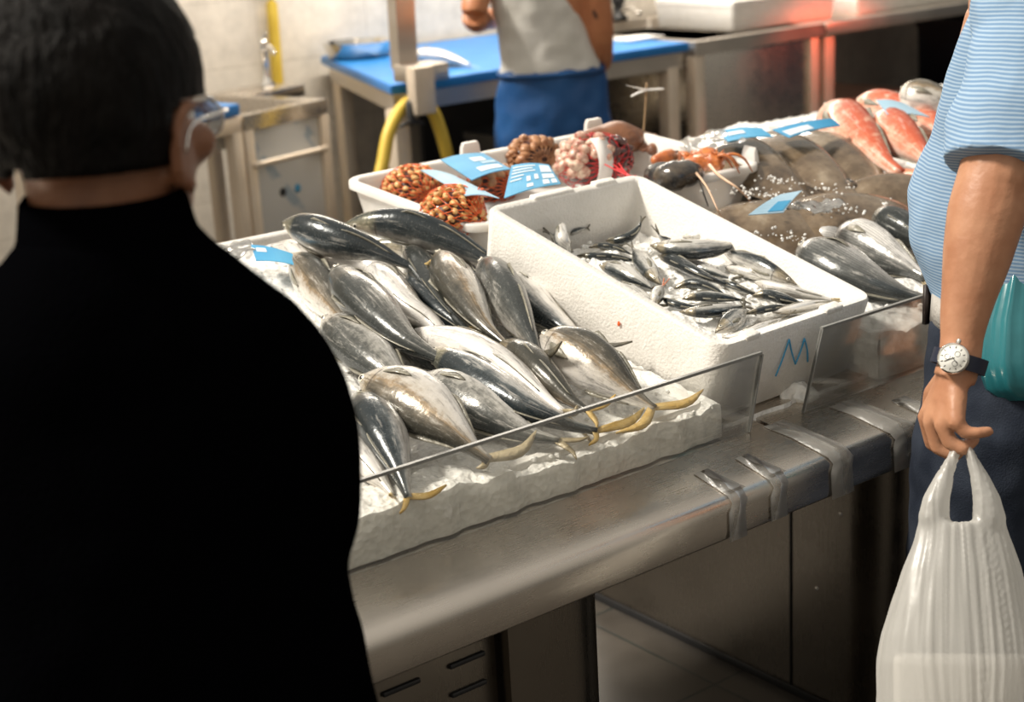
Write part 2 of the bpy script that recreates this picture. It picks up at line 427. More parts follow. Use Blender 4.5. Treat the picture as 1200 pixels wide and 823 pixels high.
def stripe_mat(name, c1, c2, freq, tilt=0.0):
    m, nt, b = new_mat(name)
    tc = N(nt, 'ShaderNodeTexCoord'); sp = N(nt, 'ShaderNodeSeparateXYZ'); nt.links.new(tc.outputs['Object'], sp.inputs[0])
    n = N(nt, 'ShaderNodeTexNoise', Scale=9, Detail=2); nt.links.new(tc.outputs['Object'], n.inputs['Vector'])
    z = math_n(nt, 'ADD', sp.outputs[2], math_n(nt, 'MULTIPLY', n.outputs[0], .012))
    s = math_n(nt, 'SINE', math_n(nt, 'MULTIPLY', z, freq))
    nt.links.new(ramp(nt, math_n(nt, 'ADD', math_n(nt, 'MULTIPLY', s, .5), .5), [(.35, c1), (.75, c2)]).outputs[0], b.inputs['Base Color'])
    b.inputs['Roughness'].default_value = .85; b.inputs['Specular IOR Level'].default_value = .15
    n3 = N(nt, 'ShaderNodeTexNoise', Scale=14, Detail=3); nt.links.new(tc.outputs['Object'], n3.inputs['Vector'])
    bp = N(nt, 'ShaderNodeBump', Strength=.25, Distance=.02); nt.links.new(n3.outputs[0], bp.inputs['Height']); nt.links.new(bp.outputs[0], b.inputs['Normal'])
    return m
M['polo'] = stripe_mat('striped_polo', (.16, .27, .43), (.34, .45, .57), 2 * PI / .0050)
M['jeans'] = simple('navy_jeans', (.012, .016, .026), .85, 0, (.034, .042, .06), 14, .2, 400, spec=.1)

# fishes
M['mackerel'] = fish_mat('mackerel_skin', [(.0, (.012, .019, .023)), (.28, (.020, .031, .038)), (.42, (.10, .115, .12)), (.52, (.42, .41, .39)), (.72, (.70, .68, .65)), (1, (.85, .83, .80))],
    .10, .10, .55, head=[(.0, (.07, .075, .06)), (.3, (.24, .22, .15)), (.5, (.62, .55, .42)), (1, (.82, .80, .76))])
M['horse'] = fish_mat('horse_mackerel_skin', [(.0, (.035, .035, .028)), (.25, (.065, .06, .047)), (.42, (.17, .145, .11)), (.50, (.30, .22, .135)), (.58, (.52, .48, .42)), (.75, (.68, .65, .61)), (1, (.85, .83, .80))],
    .12, .14, 0, lat=.8, head=[(.0, (.12, .10, .06)), (.3, (.34, .27, .17)), (.5, (.6, .54, .46)), (1, (.85, .83, .80))])
M['grey'] = fish_mat('grey_fish_skin', [(.0, (.022, .027, .027)), (.28, (.045, .05, .048)), (.48, (.12, .12, .11)), (.62, (.36, .35, .32)), (1, (.82, .80, .77))],
    .16, .25, 0, head=[(.0, (.10, .10, .085)), (.35, (.36, .34, .30)), (.5, (.62, .58, .52)), (1, (.85, .83, .80))])
M['sardine'] = fish_mat('sardine_skin', [(.0, (.012, .017, .020)), (.28, (.022, .030, .034)), (.38, (.12, .13, .13)), (.46, (.46, .45, .42)), (.7, (.68, .66, .62)), (1, (.84, .82, .79))],
    .07, .12, 0, head=[(.0, (.05, .045, .03)), (.4, (.36, .30, .20)), (1, (.8, .77, .72))], metal=.35)
M['bass'] = fish_mat('bass_skin', [(.0, (.05, .055, .055)), (.3, (.09, .095, .092)), (.5, (.20, .20, .19)), (.62, (.46, .45, .43)), (.75, (.74, .72, .69)), (1, (.85, .83, .81))],
    .05, .05, 0, .5, head=[(.0, (.14, .14, .13)), (.35, (.34, .33, .31)), (.6, (.7, .68, .66)), (1, (.85, .83, .80))])
M['redfish'] = fish_mat('red_fish_skin', [(.0, (.42, .055, .02)), (.3, (.50, .09, .035)), (.5, (.56, .16, .08)), (.7, (.68, .34, .23)), (1, (.80, .64, .55))],
    .30, .3, 0, dirt=(.68, .42, .30), head=[(.0, (.65, .22, .12)), (.5, (.76, .42, .3)), (1, (.85, .72, .64))], metal=.05, rough=.35)
M['fin_body'] = simple('fish_body_fin', (.16, .15, .12), .35, 0, (.30, .28, .22), 60, .3, 150, .3)
M['fin'] = simple('fish_fin', (.30, .24, .14), .35, 0, (.48, .40, .26), 60, .3, 150, .3)
M['fin_yellow'] = simple('yellow_tail_fin', (.50, .32, .08), .35, 0, (.62, .46, .20), 50, .3, 150, .3)
M['fin_dark'] = simple('dark_tail_fin', (.06, .055, .04), .35, 0, (.14, .12, .08), 50, .3, 150, .3)
M['fin_red'] = simple('red_fin', (.62, .20, .10), .4, 0, (.7, .3, .18), 50, .3, 150, .3)

def flat_mat():
    m, nt, b = new_mat('turbot_skin')
    tc = N(nt, 'ShaderNodeTexCoord'); oi = N(nt, 'ShaderNodeObjectInfo')
    off = N(nt, 'ShaderNodeVectorMath', operation='ADD'); nt.links.new(tc.outputs['Object'], off.inputs[0]); nt.links.new(math_n(nt, 'MULTIPLY', oi.outputs['Random'], 31.0), off.inputs[1])
    a = N(nt, 'ShaderNodeTexNoise', Scale=13, Detail=7, Roughness=.65); nt.links.new(off.outputs[0], a.inputs['Vector'])
    c = N(nt, 'ShaderNodeTexNoise', Scale=70, Detail=4); nt.links.new(off.outputs[0], c.inputs['Vector'])
    r1 = ramp(nt, a.outputs[0], [(.30, (.050, .032, .018)), (.45, (.115, .078, .046)), (.58, (.19, .138, .088)), (.72, (.31, .25, .18))]).outputs[0]
    r2 = ramp(nt, c.outputs[0], [(.3, (.85,) * 3), (.6, (1.05,) * 3)]).outputs[0]
    nt.links.new(mix(nt, 1.0, r1, r2, 'MULTIPLY'), b.inputs['Base Color'])
    b.inputs['Roughness'].default_value = .24; b.inputs['Coat Weight'].default_value = .7; b.inputs['Coat Roughness'].default_value = .10
    bp = N(nt, 'ShaderNodeBump', Strength=.14, Distance=.006); nt.links.new(math_n(nt, 'ADD', a.outputs[0], c.outputs[0]), bp.inputs['Height']); nt.links.new(bp.outputs[0], b.inputs['Normal'])
    return m
M['turbot'] = flat_mat()

# ------------------------------------------------------------------ fish
BED = V((0, -.124, .992))
PROF = [(0, .04), (.03, .15), (.08, .34), (.15, .59), (.22, .80), (.33, .98), (.42, 1.0), (.55, .92), (.68, .70), (.8, .44), (.9, .24), (.97, .15), (1, .15)]
SLIM = [(0, .05), (.03, .19), (.08, .40), (.15, .65), (.22, .83), (.33, .97), (.45, 1.0), (.58, .93), (.7, .74), (.82, .50), (.92, .28), (1, .17)]
DEEP = [(0, .06), (.03, .24), (.08, .48), (.15, .74), (.25, .97), (.35, 1.0), (.5, .90), (.65, .70), (.78, .48), (.9, .27), (1, .22)]
def interp(tab, x):
    for (a, p), (b, q) in zip(tab, tab[1:]):
        if x <= b: return p + (q - p) * (x - a) / (b - a)
    return tab[-1][1]

def blade(bm, base, mid, tip, pn, w0, w1, th=.0012):
    S = spline([base, mid, tip], 9); rings = []
    for i, c in enumerate(S):
        u = i / 8; t = (S[min(i + 1, 8)] - S[max(i - 1, 0)]).normalized(); wd = t.cross(pn).normalized()
        w = (w0 + (w1 - w0) * min(1, u * 2.5)) * (1 - max(0, (u - .35) / .65) ** 1.6) + .0006
        rings.append([c + wd * w + pn * th, c - wd * w + pn * th, c - wd * w - pn * th, c + wd * w - pn * th])
    loft(bm, rings)

def make_fish(name, label, cat, group, pts, h, th, phi, mat, fin='fin', tails=None, prof=PROF, n=BED, tail_len=.17, small=False, fins=True, spread=.8, tfin=None):
    S = spline(pts, 22 if small else 34); m = len(S); nr = 14 if small else 22
    L = sum((S[i + 1] - S[i]).length for i in range(m - 1)); n = V(n).normalized()
    root = thing(name, label, cat, S[m // 2] - n * h * .5, group)
    ph = phi if isinstance(phi, tuple) else (phi, phi)
    fr = []
    for i in range(m):
        u = i / (m - 1); t = (S[min(i + 1, m - 1)] - S[max(i - 1, 0)]).normalized()
        p = t.cross(n).normalized(); q = p.cross(t).normalized()
        a = math.radians(ph[0] + (ph[1] - ph[0]) * u)
        d = p * math.cos(a) + q * math.sin(a); s = t.cross(d)
        fr.append((S[i], t, d, s, u))
    def surf(i, ang, k=1.0):
        c, t, d, s, u = fr[i]; hu = h * interp(prof, u); g = 1 + (.06 * max(0, 1 - abs(u - .17) / .05) if u < .215 else 0)
        tw = th * (interp(prof, u) ** .85) * g
        cs, sn = math.cos(ang), math.sin(ang)
        cs2 = math.copysign(abs(cs) ** 1.08, cs)
        return c + (d * hu * cs2 * (.94 if cs > 0 else 1.05) + s * tw * math.copysign(abs(sn) ** .95, sn)) * k
    bm = bmesh.new(); ul = bm.loops.layers.uv.new('UVMap'); vuv = {}
    vs = loft(bm, [[surf(i, 2 * PI * j / nr) for j in range(nr)] for i in range(m)])
    for i, r in enumerate(vs):
        for j, v in enumerate(r):
            a = 2 * PI * j / nr
            vuv[v] = (i / (m - 1), (a if a <= PI else 2 * PI - a) / PI)
    for f in bm.faces:
        for l in f.loops: l[ul].uv = vuv[l.vert]
    obj('body', bm, M[mat], root)
    # eyes
    ie = max(1, round(.105 * (m - 1)))
    for sd in (-1, 1):
        a = sd * math.radians(70); e = surf(ie, a); c, t, d, s, u = fr[ie]
        nn = (e - c).normalized(); r = .14 * h if not small else .17 * h
        b1, b2 = frame_of(nn); Mx = Matrix((t, nn.cross(t), nn)).transposed()
        bm = bmesh.new(); ball(bm, e, (r, r, r * .35), Mx, 14, 8); eo = obj('eye', bm, M['iris'], root)
        bm = bmesh.new(); ball(bm, e + nn * r * .14, (r * .62, r * .62, r * .30), Mx, 12, 8); obj('pupil', bm, M['eye'], eo)
    # mouth line and gill edge ridge
    bm = bmesh.new()
    im = max(2, round(.06 * (m - 1)))
    for sd in (-1, 1):
        tube(bm, [surf(0, sd * 1.8), surf(max(1, im // 2), sd * 1.95, 1.0), surf(im, sd * 2.15, 1.0)], .012 * h + .0003, 6, 6)
    obj('mouth', bm, M['leather'], root)
    # tail
    c, t, d, s, u = fr[-1]; hb = h * prof[-1][1]
    ln = tail_len * L
    if tails: t1, t2 = V(tails[0]), V(tails[1])
    else:
        t1 = c + t * ln * .75 + d * ln * spread; t2 = c + t * ln * .75 - d * ln * spread
    bm = bmesh.new(); mid = (t1 + t2) / 2
    for tip, sg in ((t1, 1), (t2, -1)):
        v1 = tip - c; pn = t.cross(v1)
        if pn.length < 1e-5: pn = s.copy()
        pn.normalize()
        b0 = c - t * hb * .6; md = c + v1 * .5 + t * v1.length * .13
        blade(bm, b0, md, tip, pn, hb * .75, max(hb * .6, v1.length * .085), .0009 if small else .0013)
    obj('tail_fin', bm, M[tfin or fin], root)
    if fins:
        # paired fins behind the gills
        ip = round(.235 * (m - 1))
        for sd in (-1, 1):
            a = sd * math.radians(112); b = surf(ip, a, .98); c2, t2_, d2, s2, u2 = fr[ip]; nn = (b - c2).normalized()
            tip = surf(min(m - 1, ip + round(.17 * (m - 1))), sd * math.radians(118), 1.03)
            bm = bmesh.new(); blade(bm, b, (b + tip) / 2 + nn * h * .10, tip, nn, h * .07, h * .17, .0006)
            obj('pectoral_fin', bm, M['fin_body'], root)
        for nm, a, u0, u1, hh in (('dorsal_fin', 0, .34, .50, .22), ('dorsal_fin', 0, .56, .86, .13), ('anal_fin', PI, .58, .86, .13)):
            bm = bmesh.new(); i0, i1 = round(u0 * (m - 1)), round(u1 * (m - 1)); rings = []
            for i in range(i0, i1 + 1):
                c2, t2_, d2, s2, u2 = fr[i]; b = surf(i, a, .97); k = (i - i0) / (i1 - i0)
                e = b + (d2 if a == 0 else -d2) * h * hh * (1 - k) ** .8 * min(1, k * 6 + .15) + t2_ * h * .12
                rings.append([b + s2 * .0012, e + s2 * .0004, e - s2 * .0004, b - s2 * .0012])
            loft(bm, rings); obj(nm, bm, M['fin_body'], root)
    return root

MG = None
def mk(label, pts, h, th, phi, mat='mackerel', tails=None, tfin='fin_yellow', **k):
    return make_fish('mackerel', label, 'fish', MG, pts, h, th, phi, mat, 'fin', tails, tfin=tfin, **k)

mk('dark mackerel lying along the back rim of the left tray, head nearest the black coat', [(1.294, 2.315, 1.114), (1.299, 2.238, 1.108), (1.317, 2.166, 1.096), (1.350, 2.111, 1.079), (1.379, 2.053, 1.057)], .036, .031, 62)
mk('longest dark mackerel arched over the back of the pile, head below the orange net bag', [(1.365, 2.238, 1.105), (1.393, 2.198, 1.110), (1.437, 2.140, 1.103), (1.475, 2.078, 1.080), (1.498, 2.016, 1.057), (1.503, 1.968, 1.046)], .033, .029, 68, tails=((1.575, 2.105, 1.083), (1.479, 1.867, 1.033)))
mk('grey-headed mackerel poking out from under the long arched mackerel', [(1.453, 2.187, 1.063), (1.420, 2.102, 1.053), (1.378, 2.002, 1.035), (1.346, 1.915, 1.019), (1.320, 1.827, 1.003)], .034, .028, 45, 'grey')
mk('mackerel with white flank and dark centre, left of the striped-belly fish', [(1.437, 2.063, 1.073), (1.383, 1.958, 1.060), (1.343, 1.863, 1.043), (1.316, 1.785, 1.023), (1.309, 1.715, 1.004)], .036, .030, (-5, 10), 'horse', tfin='fin')
mk('mottled dark grey mackerel, snout up beside the white crate wall', [(1.491, 2.015, 1.057), (1.441, 1.917, 1.050), (1.391, 1.810, 1.034), (1.356, 1.732, 1.016), (1.325, 1.664, 0.998)], .038, .030, (118, 105), 'grey', tfin='fin_dark')
mk('dark-sided fish pressed flat against the long wall of the white crate', [(1.541, 2.041, 1.030), (1.498, 1.941, 1.023), (1.461, 1.835, 1.009), (1.459, 1.772, 0.991), (1.443, 1.695, 0.982)], .034, .026, -18, 'mackerel', tfin='fin_dark')
mk('tan-backed silver fish nearest the white crate, its yellow tail spread behind the acrylic', [(1.366, 1.716, 1.009), (1.363, 1.658, 1.007), (1.367, 1.589, 0.989), (1.374, 1.526, 0.961), (1.382, 1.489, 0.946)], .042, .030, 138, 'horse', tails=((1.466, 1.479, 0.955), (1.300, 1.478, 0.935)))
mk('big dark mackerel in the middle of the pile, head towards the black shoulder', [(1.260, 2.104, 1.073), (1.226, 2.008, 1.066), (1.198, 1.902, 1.053), (1.184, 1.803, 1.030), (1.194, 1.748, 1.014), (1.204, 1.711, 1.004)], .040, .033, (5, 0), 'grey', tfin='fin')
mk('white-bellied fish right of the big middle mackerel', [(1.339, 2.126, 1.056), (1.311, 2.038, 1.050), (1.280, 1.928, 1.031), (1.285, 1.869, 1.014), (1.269, 1.801, 1.000)], .036, .029, (222, 235), 'horse', tfin='fin')
mk('small dark fish wedged under the white-bellied one, yellow fin showing', [(1.403, 2.114, 1.039), (1.362, 2.013, 1.027), (1.342, 1.934, 1.017), (1.330, 1.861, 1.003), (1.322, 1.816, 0.997)], .028, .024, 20, 'mackerel')
mk('silver-bellied fish stretched across the centre, below the striped-belly fish', [(1.247, 1.863, 1.018), (1.242, 1.793, 1.014), (1.248, 1.719, 1.010), (1.254, 1.639, 0.995), (1.251, 1.563, 0.975), (1.251, 1.524, 0.965)], .034, .029, (228, 240), 'horse', tfin='fin')
mk('slim tan fish with olive back just left of the nearest silver fish', [(1.313, 1.744, 1.008), (1.303, 1.682, 1.002), (1.285, 1.603, 0.990), (1.278, 1.545, 0.973), (1.280, 1.509, 0.964)], .029, .025, 75, 'horse', tails=((1.323, 1.502, 0.978), (1.261, 1.471, 0.954)))
mk('blue-black mackerel running down to the acrylic, pale flank strip along its top', [(1.209, 1.788, 1.008), (1.207, 1.716, 1.005), (1.200, 1.623, 0.993), (1.204, 1.542, 0.978), (1.236, 1.502, 0.958), (1.261, 1.471, 0.949)], .032, .028, 2, 'mackerel', tails=((1.349, 1.474, 0.959), (1.232, 1.455, 0.942)))
mk('dull grey fish lying flat between the front two dark mackerels', [(1.170, 1.749, 0.989), (1.167, 1.679, 0.985), (1.167, 1.596, 0.975), (1.180, 1.529, 0.956), (1.208, 1.487, 0.946)], .037, .026, -38, 'grey', tails=((1.249, 1.474, 0.944), (1.206, 1.450, 0.931)), tfin='fin')
mk('front mackerel with a bronze-sheened flank, face towards the black sleeve', [(1.060, 1.728, 1.016), (1.061, 1.674, 1.014), (1.065, 1.601, 1.005), (1.069, 1.533, 0.987), (1.077, 1.495, 0.967), (1.086, 1.478, 0.955)], .045, .032, -32, 'horse', tails=((1.177, 1.494, 0.967), (1.072, 1.487, 0.946)), tfin='fin')
mk('blue-striped mackerel at the front left corner, yellow tail down on the ice', [(1.037, 1.707, 1.003), (1.021, 1.652, 0.999), (0.998, 1.579, 0.987), (0.977, 1.520, 0.965), (0.957, 1.472, 0.944)], .033, .029, 25, 'mackerel', tails=((1.009, 1.464, 0.948), (0.937, 1.462, 0.933)))
mk('spotted pale fish half under the front left mackerel', [(0.992, 1.663, 0.968), (0.975, 1.608, 0.963), (0.962, 1.549, 0.954), (0.952, 1.498, 0.942)], .026, .022, 230, 'horse')
mk('grey fish behind the front mackerel, half hidden by the black sleeve', [(1.174, 2.005, 1.026), (1.158, 1.932, 1.021), (1.146, 1.851, 1.011), (1.136, 1.773, 0.997), (1.132, 1.696, 0.982)], .040, .028, -25, 'grey', tfin='fin')
mk('brown-bellied fish left of the big middle mackerel', [(1.282, 2.274, 1.064), (1.255, 2.190, 1.059), (1.218, 2.064, 1.043), (1.190, 1.965, 1.026), (1.173, 1.896, 1.012)], .036, .028, 120, 'horse', tfin='fin')
mk('pale silver fish under the back rim mackerel', [(1.310, 2.247, 1.066), (1.324, 2.188, 1.063), (1.348, 2.137, 1.052), (1.355, 2.059, 1.037), (1.359, 2.001, 1.025)], .032, .026, 215, 'horse', tfin='fin')
mk('pale fish beside the blue label at the back of the left tray', [(1.291, 2.359, 1.065), (1.306, 2.319, 1.062), (1.286, 2.215, 1.052), (1.266, 2.116, 1.034)], .028, .024, 225, 'horse', tfin='fin')
mk('dark fish at the bottom of the pile under the white-bellied fish', [(1.334, 2.203, 1.035), (1.310, 2.085, 1.021), (1.278, 1.946, 1.003), (1.261, 1.823, 0.988)], .030, .026, 60, 'mackerel', tfin='fin_dark')
mk('dark fish at the bottom of the pile under the centre silver fish', [(1.258, 1.954, 0.999), (1.256, 1.850, 0.986), (1.260, 1.760, 0.975), (1.257, 1.666, 0.963)], .030, .026, 50, 'mackerel', tfin='fin_dark')
mk('dark fish at the bottom of the pile below the arched mackerel', [(1.436, 2.278, 1.055), (1.492, 2.201, 1.045), (1.493, 2.091, 1.031), (1.475, 1.962, 1.015)], .030, .026, 90, 'mackerel', tfin='fin_dark')

def sd(label, pts, h, phi, th=None, mat='sardine', tails=None, n=V((0, -.148, .989)), **k):
    h *= .88
    return make_fish('sardine', label, 'fish', None, pts, h, th or h * .72, phi, mat, 'fin', tails, prof=SLIM, n=n, small=True, tfin=k.pop('tfin', 'fin_dark'), fins=k.pop('fins', True), **k)
sd('dark sardine tail sticking up by the far left of the white crate', [(1.644, 1.961, 1.047), (1.630, 1.966, 1.057), (1.624, 1.980, 1.070), (1.615, 1.987, 1.081)], .012, 40, tails=((1.606, 2.001, 1.098), (1.593, 1.976, 1.089)))
sd('sardine bent upright against the back wall of the white crate, silver side right', [(1.640, 1.980, 1.095), (1.618, 1.961, 1.087), (1.605, 1.943, 1.074), (1.610, 1.939, 1.053), (1.606, 1.917, 1.040)], .017, 300)
sd('tiny dark tail lying on the ice right of the upright sardine', [(1.673, 2.009, 1.064), (1.678, 1.999, 1.070), (1.693, 1.999, 1.072), (1.709, 1.999, 1.072)], .006, 90, fins=False)
sd('dark sardine curled up against the back wall of the white crate', [(1.708, 1.950, 1.057), (1.720, 1.933, 1.057), (1.734, 1.918, 1.064), (1.751, 1.916, 1.075), (1.758, 1.915, 1.086)], .014, 30)
sd('sardine tail poking up near the back right of the white crate', [(1.815, 1.895, 1.037), (1.800, 1.895, 1.047), (1.792, 1.900, 1.053), (1.791, 1.907, 1.059)], .008, 80, tails=((1.783, 1.917, 1.075), (1.796, 1.920, 1.075)))
sd('spotted sardine half sunk in the ice beside the left wall of the crate', [(1.629, 1.934, 1.048), (1.646, 1.909, 1.047), (1.674, 1.887, 1.043), (1.699, 1.865, 1.036)], .012, 30)
sd('sardine with a red gill lying along the left wall of the crate', [(1.621, 1.870, 1.043), (1.621, 1.828, 1.043), (1.619, 1.780, 1.035), (1.627, 1.751, 1.023)], .018, -38)
sd('dark-striped sardine pointing down at the orange tail', [(1.643, 1.746, 1.026), (1.650, 1.776, 1.037), (1.684, 1.838, 1.046), (1.719, 1.894, 1.049)], .018, (205, 205), tails=((1.714, 1.909, 1.059), (1.730, 1.910, 1.059)))
sd('white-bellied sardine on top near the right wall of the crate, tan tail', [(1.724, 1.857, 1.059), (1.731, 1.817, 1.059), (1.757, 1.785, 1.056), (1.807, 1.775, 1.053), (1.850, 1.780, 1.051)], .021, (-42, -42), tails=((1.879, 1.779, 1.059), (1.857, 1.767, 1.048)), tfin='fin')
sd('pale sardine behind the white-bellied one at the right wall', [(1.817, 1.876, 1.054), (1.834, 1.852, 1.054), (1.861, 1.838, 1.048), (1.891, 1.835, 1.042)], .016, 225)
sd('straight black-backed sardine in the middle of the crate', [(1.730, 1.846, 1.043), (1.718, 1.785, 1.042), (1.711, 1.720, 1.032), (1.732, 1.690, 1.018)], .017, 20)
sd('sardine with a round eye facing the front right of the crate', [(1.829, 1.629, 1.009), (1.814, 1.646, 1.021), (1.812, 1.694, 1.033), (1.821, 1.748, 1.037), (1.836, 1.801, 1.035)], .019, (72, 72))
sd('long pale sardine stretched towards the front right corner of the crate', [(1.777, 1.673, 1.017), (1.775, 1.631, 1.015), (1.796, 1.589, 1.007), (1.832, 1.559, 0.996)], .015, 225, tails=((1.855, 1.533, 0.997), (1.844, 1.530, 0.992)), tfin='fin')
sd('dark-headed sardine in front of the long pale one', [(1.727, 1.630, 1.011), (1.743, 1.616, 1.013), (1.757, 1.593, 1.007), (1.777, 1.573, 0.998)], .015, 10)
sd('short dark sardine arching out of the ice mid crate', [(1.657, 1.732, 1.020), (1.679, 1.720, 1.026), (1.690, 1.693, 1.024), (1.701, 1.663, 1.012)], .013, 22)
sd('dark sardine below the arching one, silver belly up', [(1.631, 1.687, 1.016), (1.653, 1.671, 1.019), (1.677, 1.647, 1.016), (1.706, 1.635, 1.008)], .013, 0)
sd('black-sided sardine with a silver top nearest the crate rim', [(1.586, 1.648, 1.012), (1.599, 1.621, 1.014), (1.639, 1.610, 1.010), (1.692, 1.615, 1.005)], .014, -22)
sd('silver and black sardine at the front left corner of the crate', [(1.570, 1.557, 1.000), (1.594, 1.559, 1.006), (1.633, 1.576, 1.007), (1.681, 1.601, 1.003)], .019, 150)
sd('small sardine with an orange tail near the left wall of the crate', [(1.582, 1.701, 1.014), (1.595, 1.708, 1.021), (1.612, 1.718, 1.026), (1.631, 1.730, 1.030)], .014, 300, tails=((1.641, 1.725, 1.041), (1.633, 1.730, 1.042)), tfin='fin_red')
sd('sardine with a reddish head at the front rim of the crate', [(1.571, 1.544, 0.996), (1.587, 1.526, 0.997), (1.636, 1.531, 0.996), (1.705, 1.551, 0.993)], .014, 225, mat='horse')
sd('silver sardine just in front of the white-bellied one, half in the ice', [(1.761, 1.847, 1.032), (1.757, 1.791, 1.029), (1.763, 1.750, 1.023), (1.779, 1.723, 1.013)], .014, -40)
sd('pale sardine beside the round-eyed one, belly up in the ice', [(1.803, 1.762, 1.021), (1.802, 1.715, 1.020), (1.815, 1.686, 1.013), (1.832, 1.672, 1.005)], .013, 225)
sd('thin dark sardine lying along the back of the crate ice, left of the curled one', [(1.675, 1.957, 1.050), (1.693, 1.943, 1.052), (1.707, 1.919, 1.048), (1.718, 1.898, 1.039)], .009, 30)
sd('small silver sardine under the sardine with the red gill', [(1.601, 1.807, 1.028), (1.590, 1.759, 1.026), (1.590, 1.723, 1.019), (1.596, 1.704, 1.010)], .012, -30)
sd('small dark sardine left of the black-sided one by the crate wall', [(1.617, 1.718, 1.014), (1.611, 1.685, 1.013), (1.622, 1.667, 1.009), (1.645, 1.660, 1.004)], .010, 15)
sd('slim sardine with a pale flank right of the arching one', [(1.745, 1.725, 1.015), (1.738, 1.684, 1.015), (1.746, 1.658, 1.009), (1.760, 1.646, 1.001)], .011, 60)
sd('slim dark sardine crossing in front of the silver and black one', [(1.676, 1.600, 0.998), (1.699, 1.589, 1.001), (1.731, 1.587, 0.999), (1.764, 1.593, 0.993)], .009, 20)
sd('silver sardine under the front water of the crate', [(1.722, 1.584, 0.994), (1.757, 1.572, 0.994), (1.800, 1.566, 0.993), (1.845, 1.562, 0.989)], .013, 225)

# fishes right of the white crate
def big(name, label, pts, h, th, phi, mat, fin, **k):
    return make_fish(name, label, 'fish', None, pts, h, th, phi, mat, fin, prof=k.pop('prof', DEEP), **k)
big('sea_bass', 'large grey sea bass with fine dark lines along the right wall of the white crate', [(1.982, 1.758, 1.020), (1.962, 1.695, 1.017), (1.955, 1.619, 1.002), (1.976, 1.557, 0.980), (2.009, 1.520, 0.965)], .050, .036, -14, 'bass', 'fin_dark')
big('sea_bass', 'pale sea bass behind the large grey one, white side up', [(2.111, 1.792, 1.019), (2.095, 1.727, 1.016), (2.084, 1.653, 1.002), (2.077, 1.567, 0.981)], .042, .032, -60, 'bass', 'fin')
big('sea_bream', 'dark bream with a shiny snout beside the blue shirt', [(2.164, 1.748, 1.043), (2.154, 1.700, 1.043), (2.140, 1.625, 1.028), (2.146, 1.568, 1.006)], .040, .032, 40, 'grey', 'fin_dark')
big('sea_bass', 'white-sided fish lying flat under the large grey sea bass', [(2.050, 1.834, 0.999), (2.096, 1.818, 1.002), (2.120, 1.756, 0.995), (2.121, 1.663, 0.978)], .045, .028, 225, 'bass', 'fin')
big('redfish', 'orange-red fish at the left of the red fish, head up at the blue card', [(2.667, 2.296, 1.127), (2.604, 2.196, 1.125), (2.519, 2.063, 1.103), (2.470, 1.967, 1.076), (2.455, 1.917, 1.060)], .055, .040, 140, 'redfish', 'fin_red')
big('redfish', 'orange-red fish in the middle of the red fish, under the grey card', [(2.690, 2.181, 1.113), (2.610, 2.065, 1.113), (2.551, 1.964, 1.095), (2.504, 1.865, 1.068)], .05, .038, 140, 'redfish', 'fin_red')
big('redfish', 'pale pink fish under the grey card at the back of the red fish', [(2.835, 2.346, 1.113), (2.811, 2.261, 1.123), (2.810, 2.177, 1.112), (2.800, 2.078, 1.090)], .044, .034, 140, 'redfish', 'fin_red')
big('redfish', 'small red fish right at the blue shirt, behind the middle one', [(2.807, 2.163, 1.100), (2.767, 2.081, 1.090), (2.724, 1.987, 1.068)], .042, .036, 150, 'redfish', 'fin_red')
big('sea_bream', 'tan-backed white fish on top at the back by the blue shirt', [(2.819, 2.210, 1.146), (2.824, 2.165, 1.151), (2.855, 2.120, 1.135), (2.881, 2.060, 1.118)], .044, .036, 150, 'horse', 'fin')

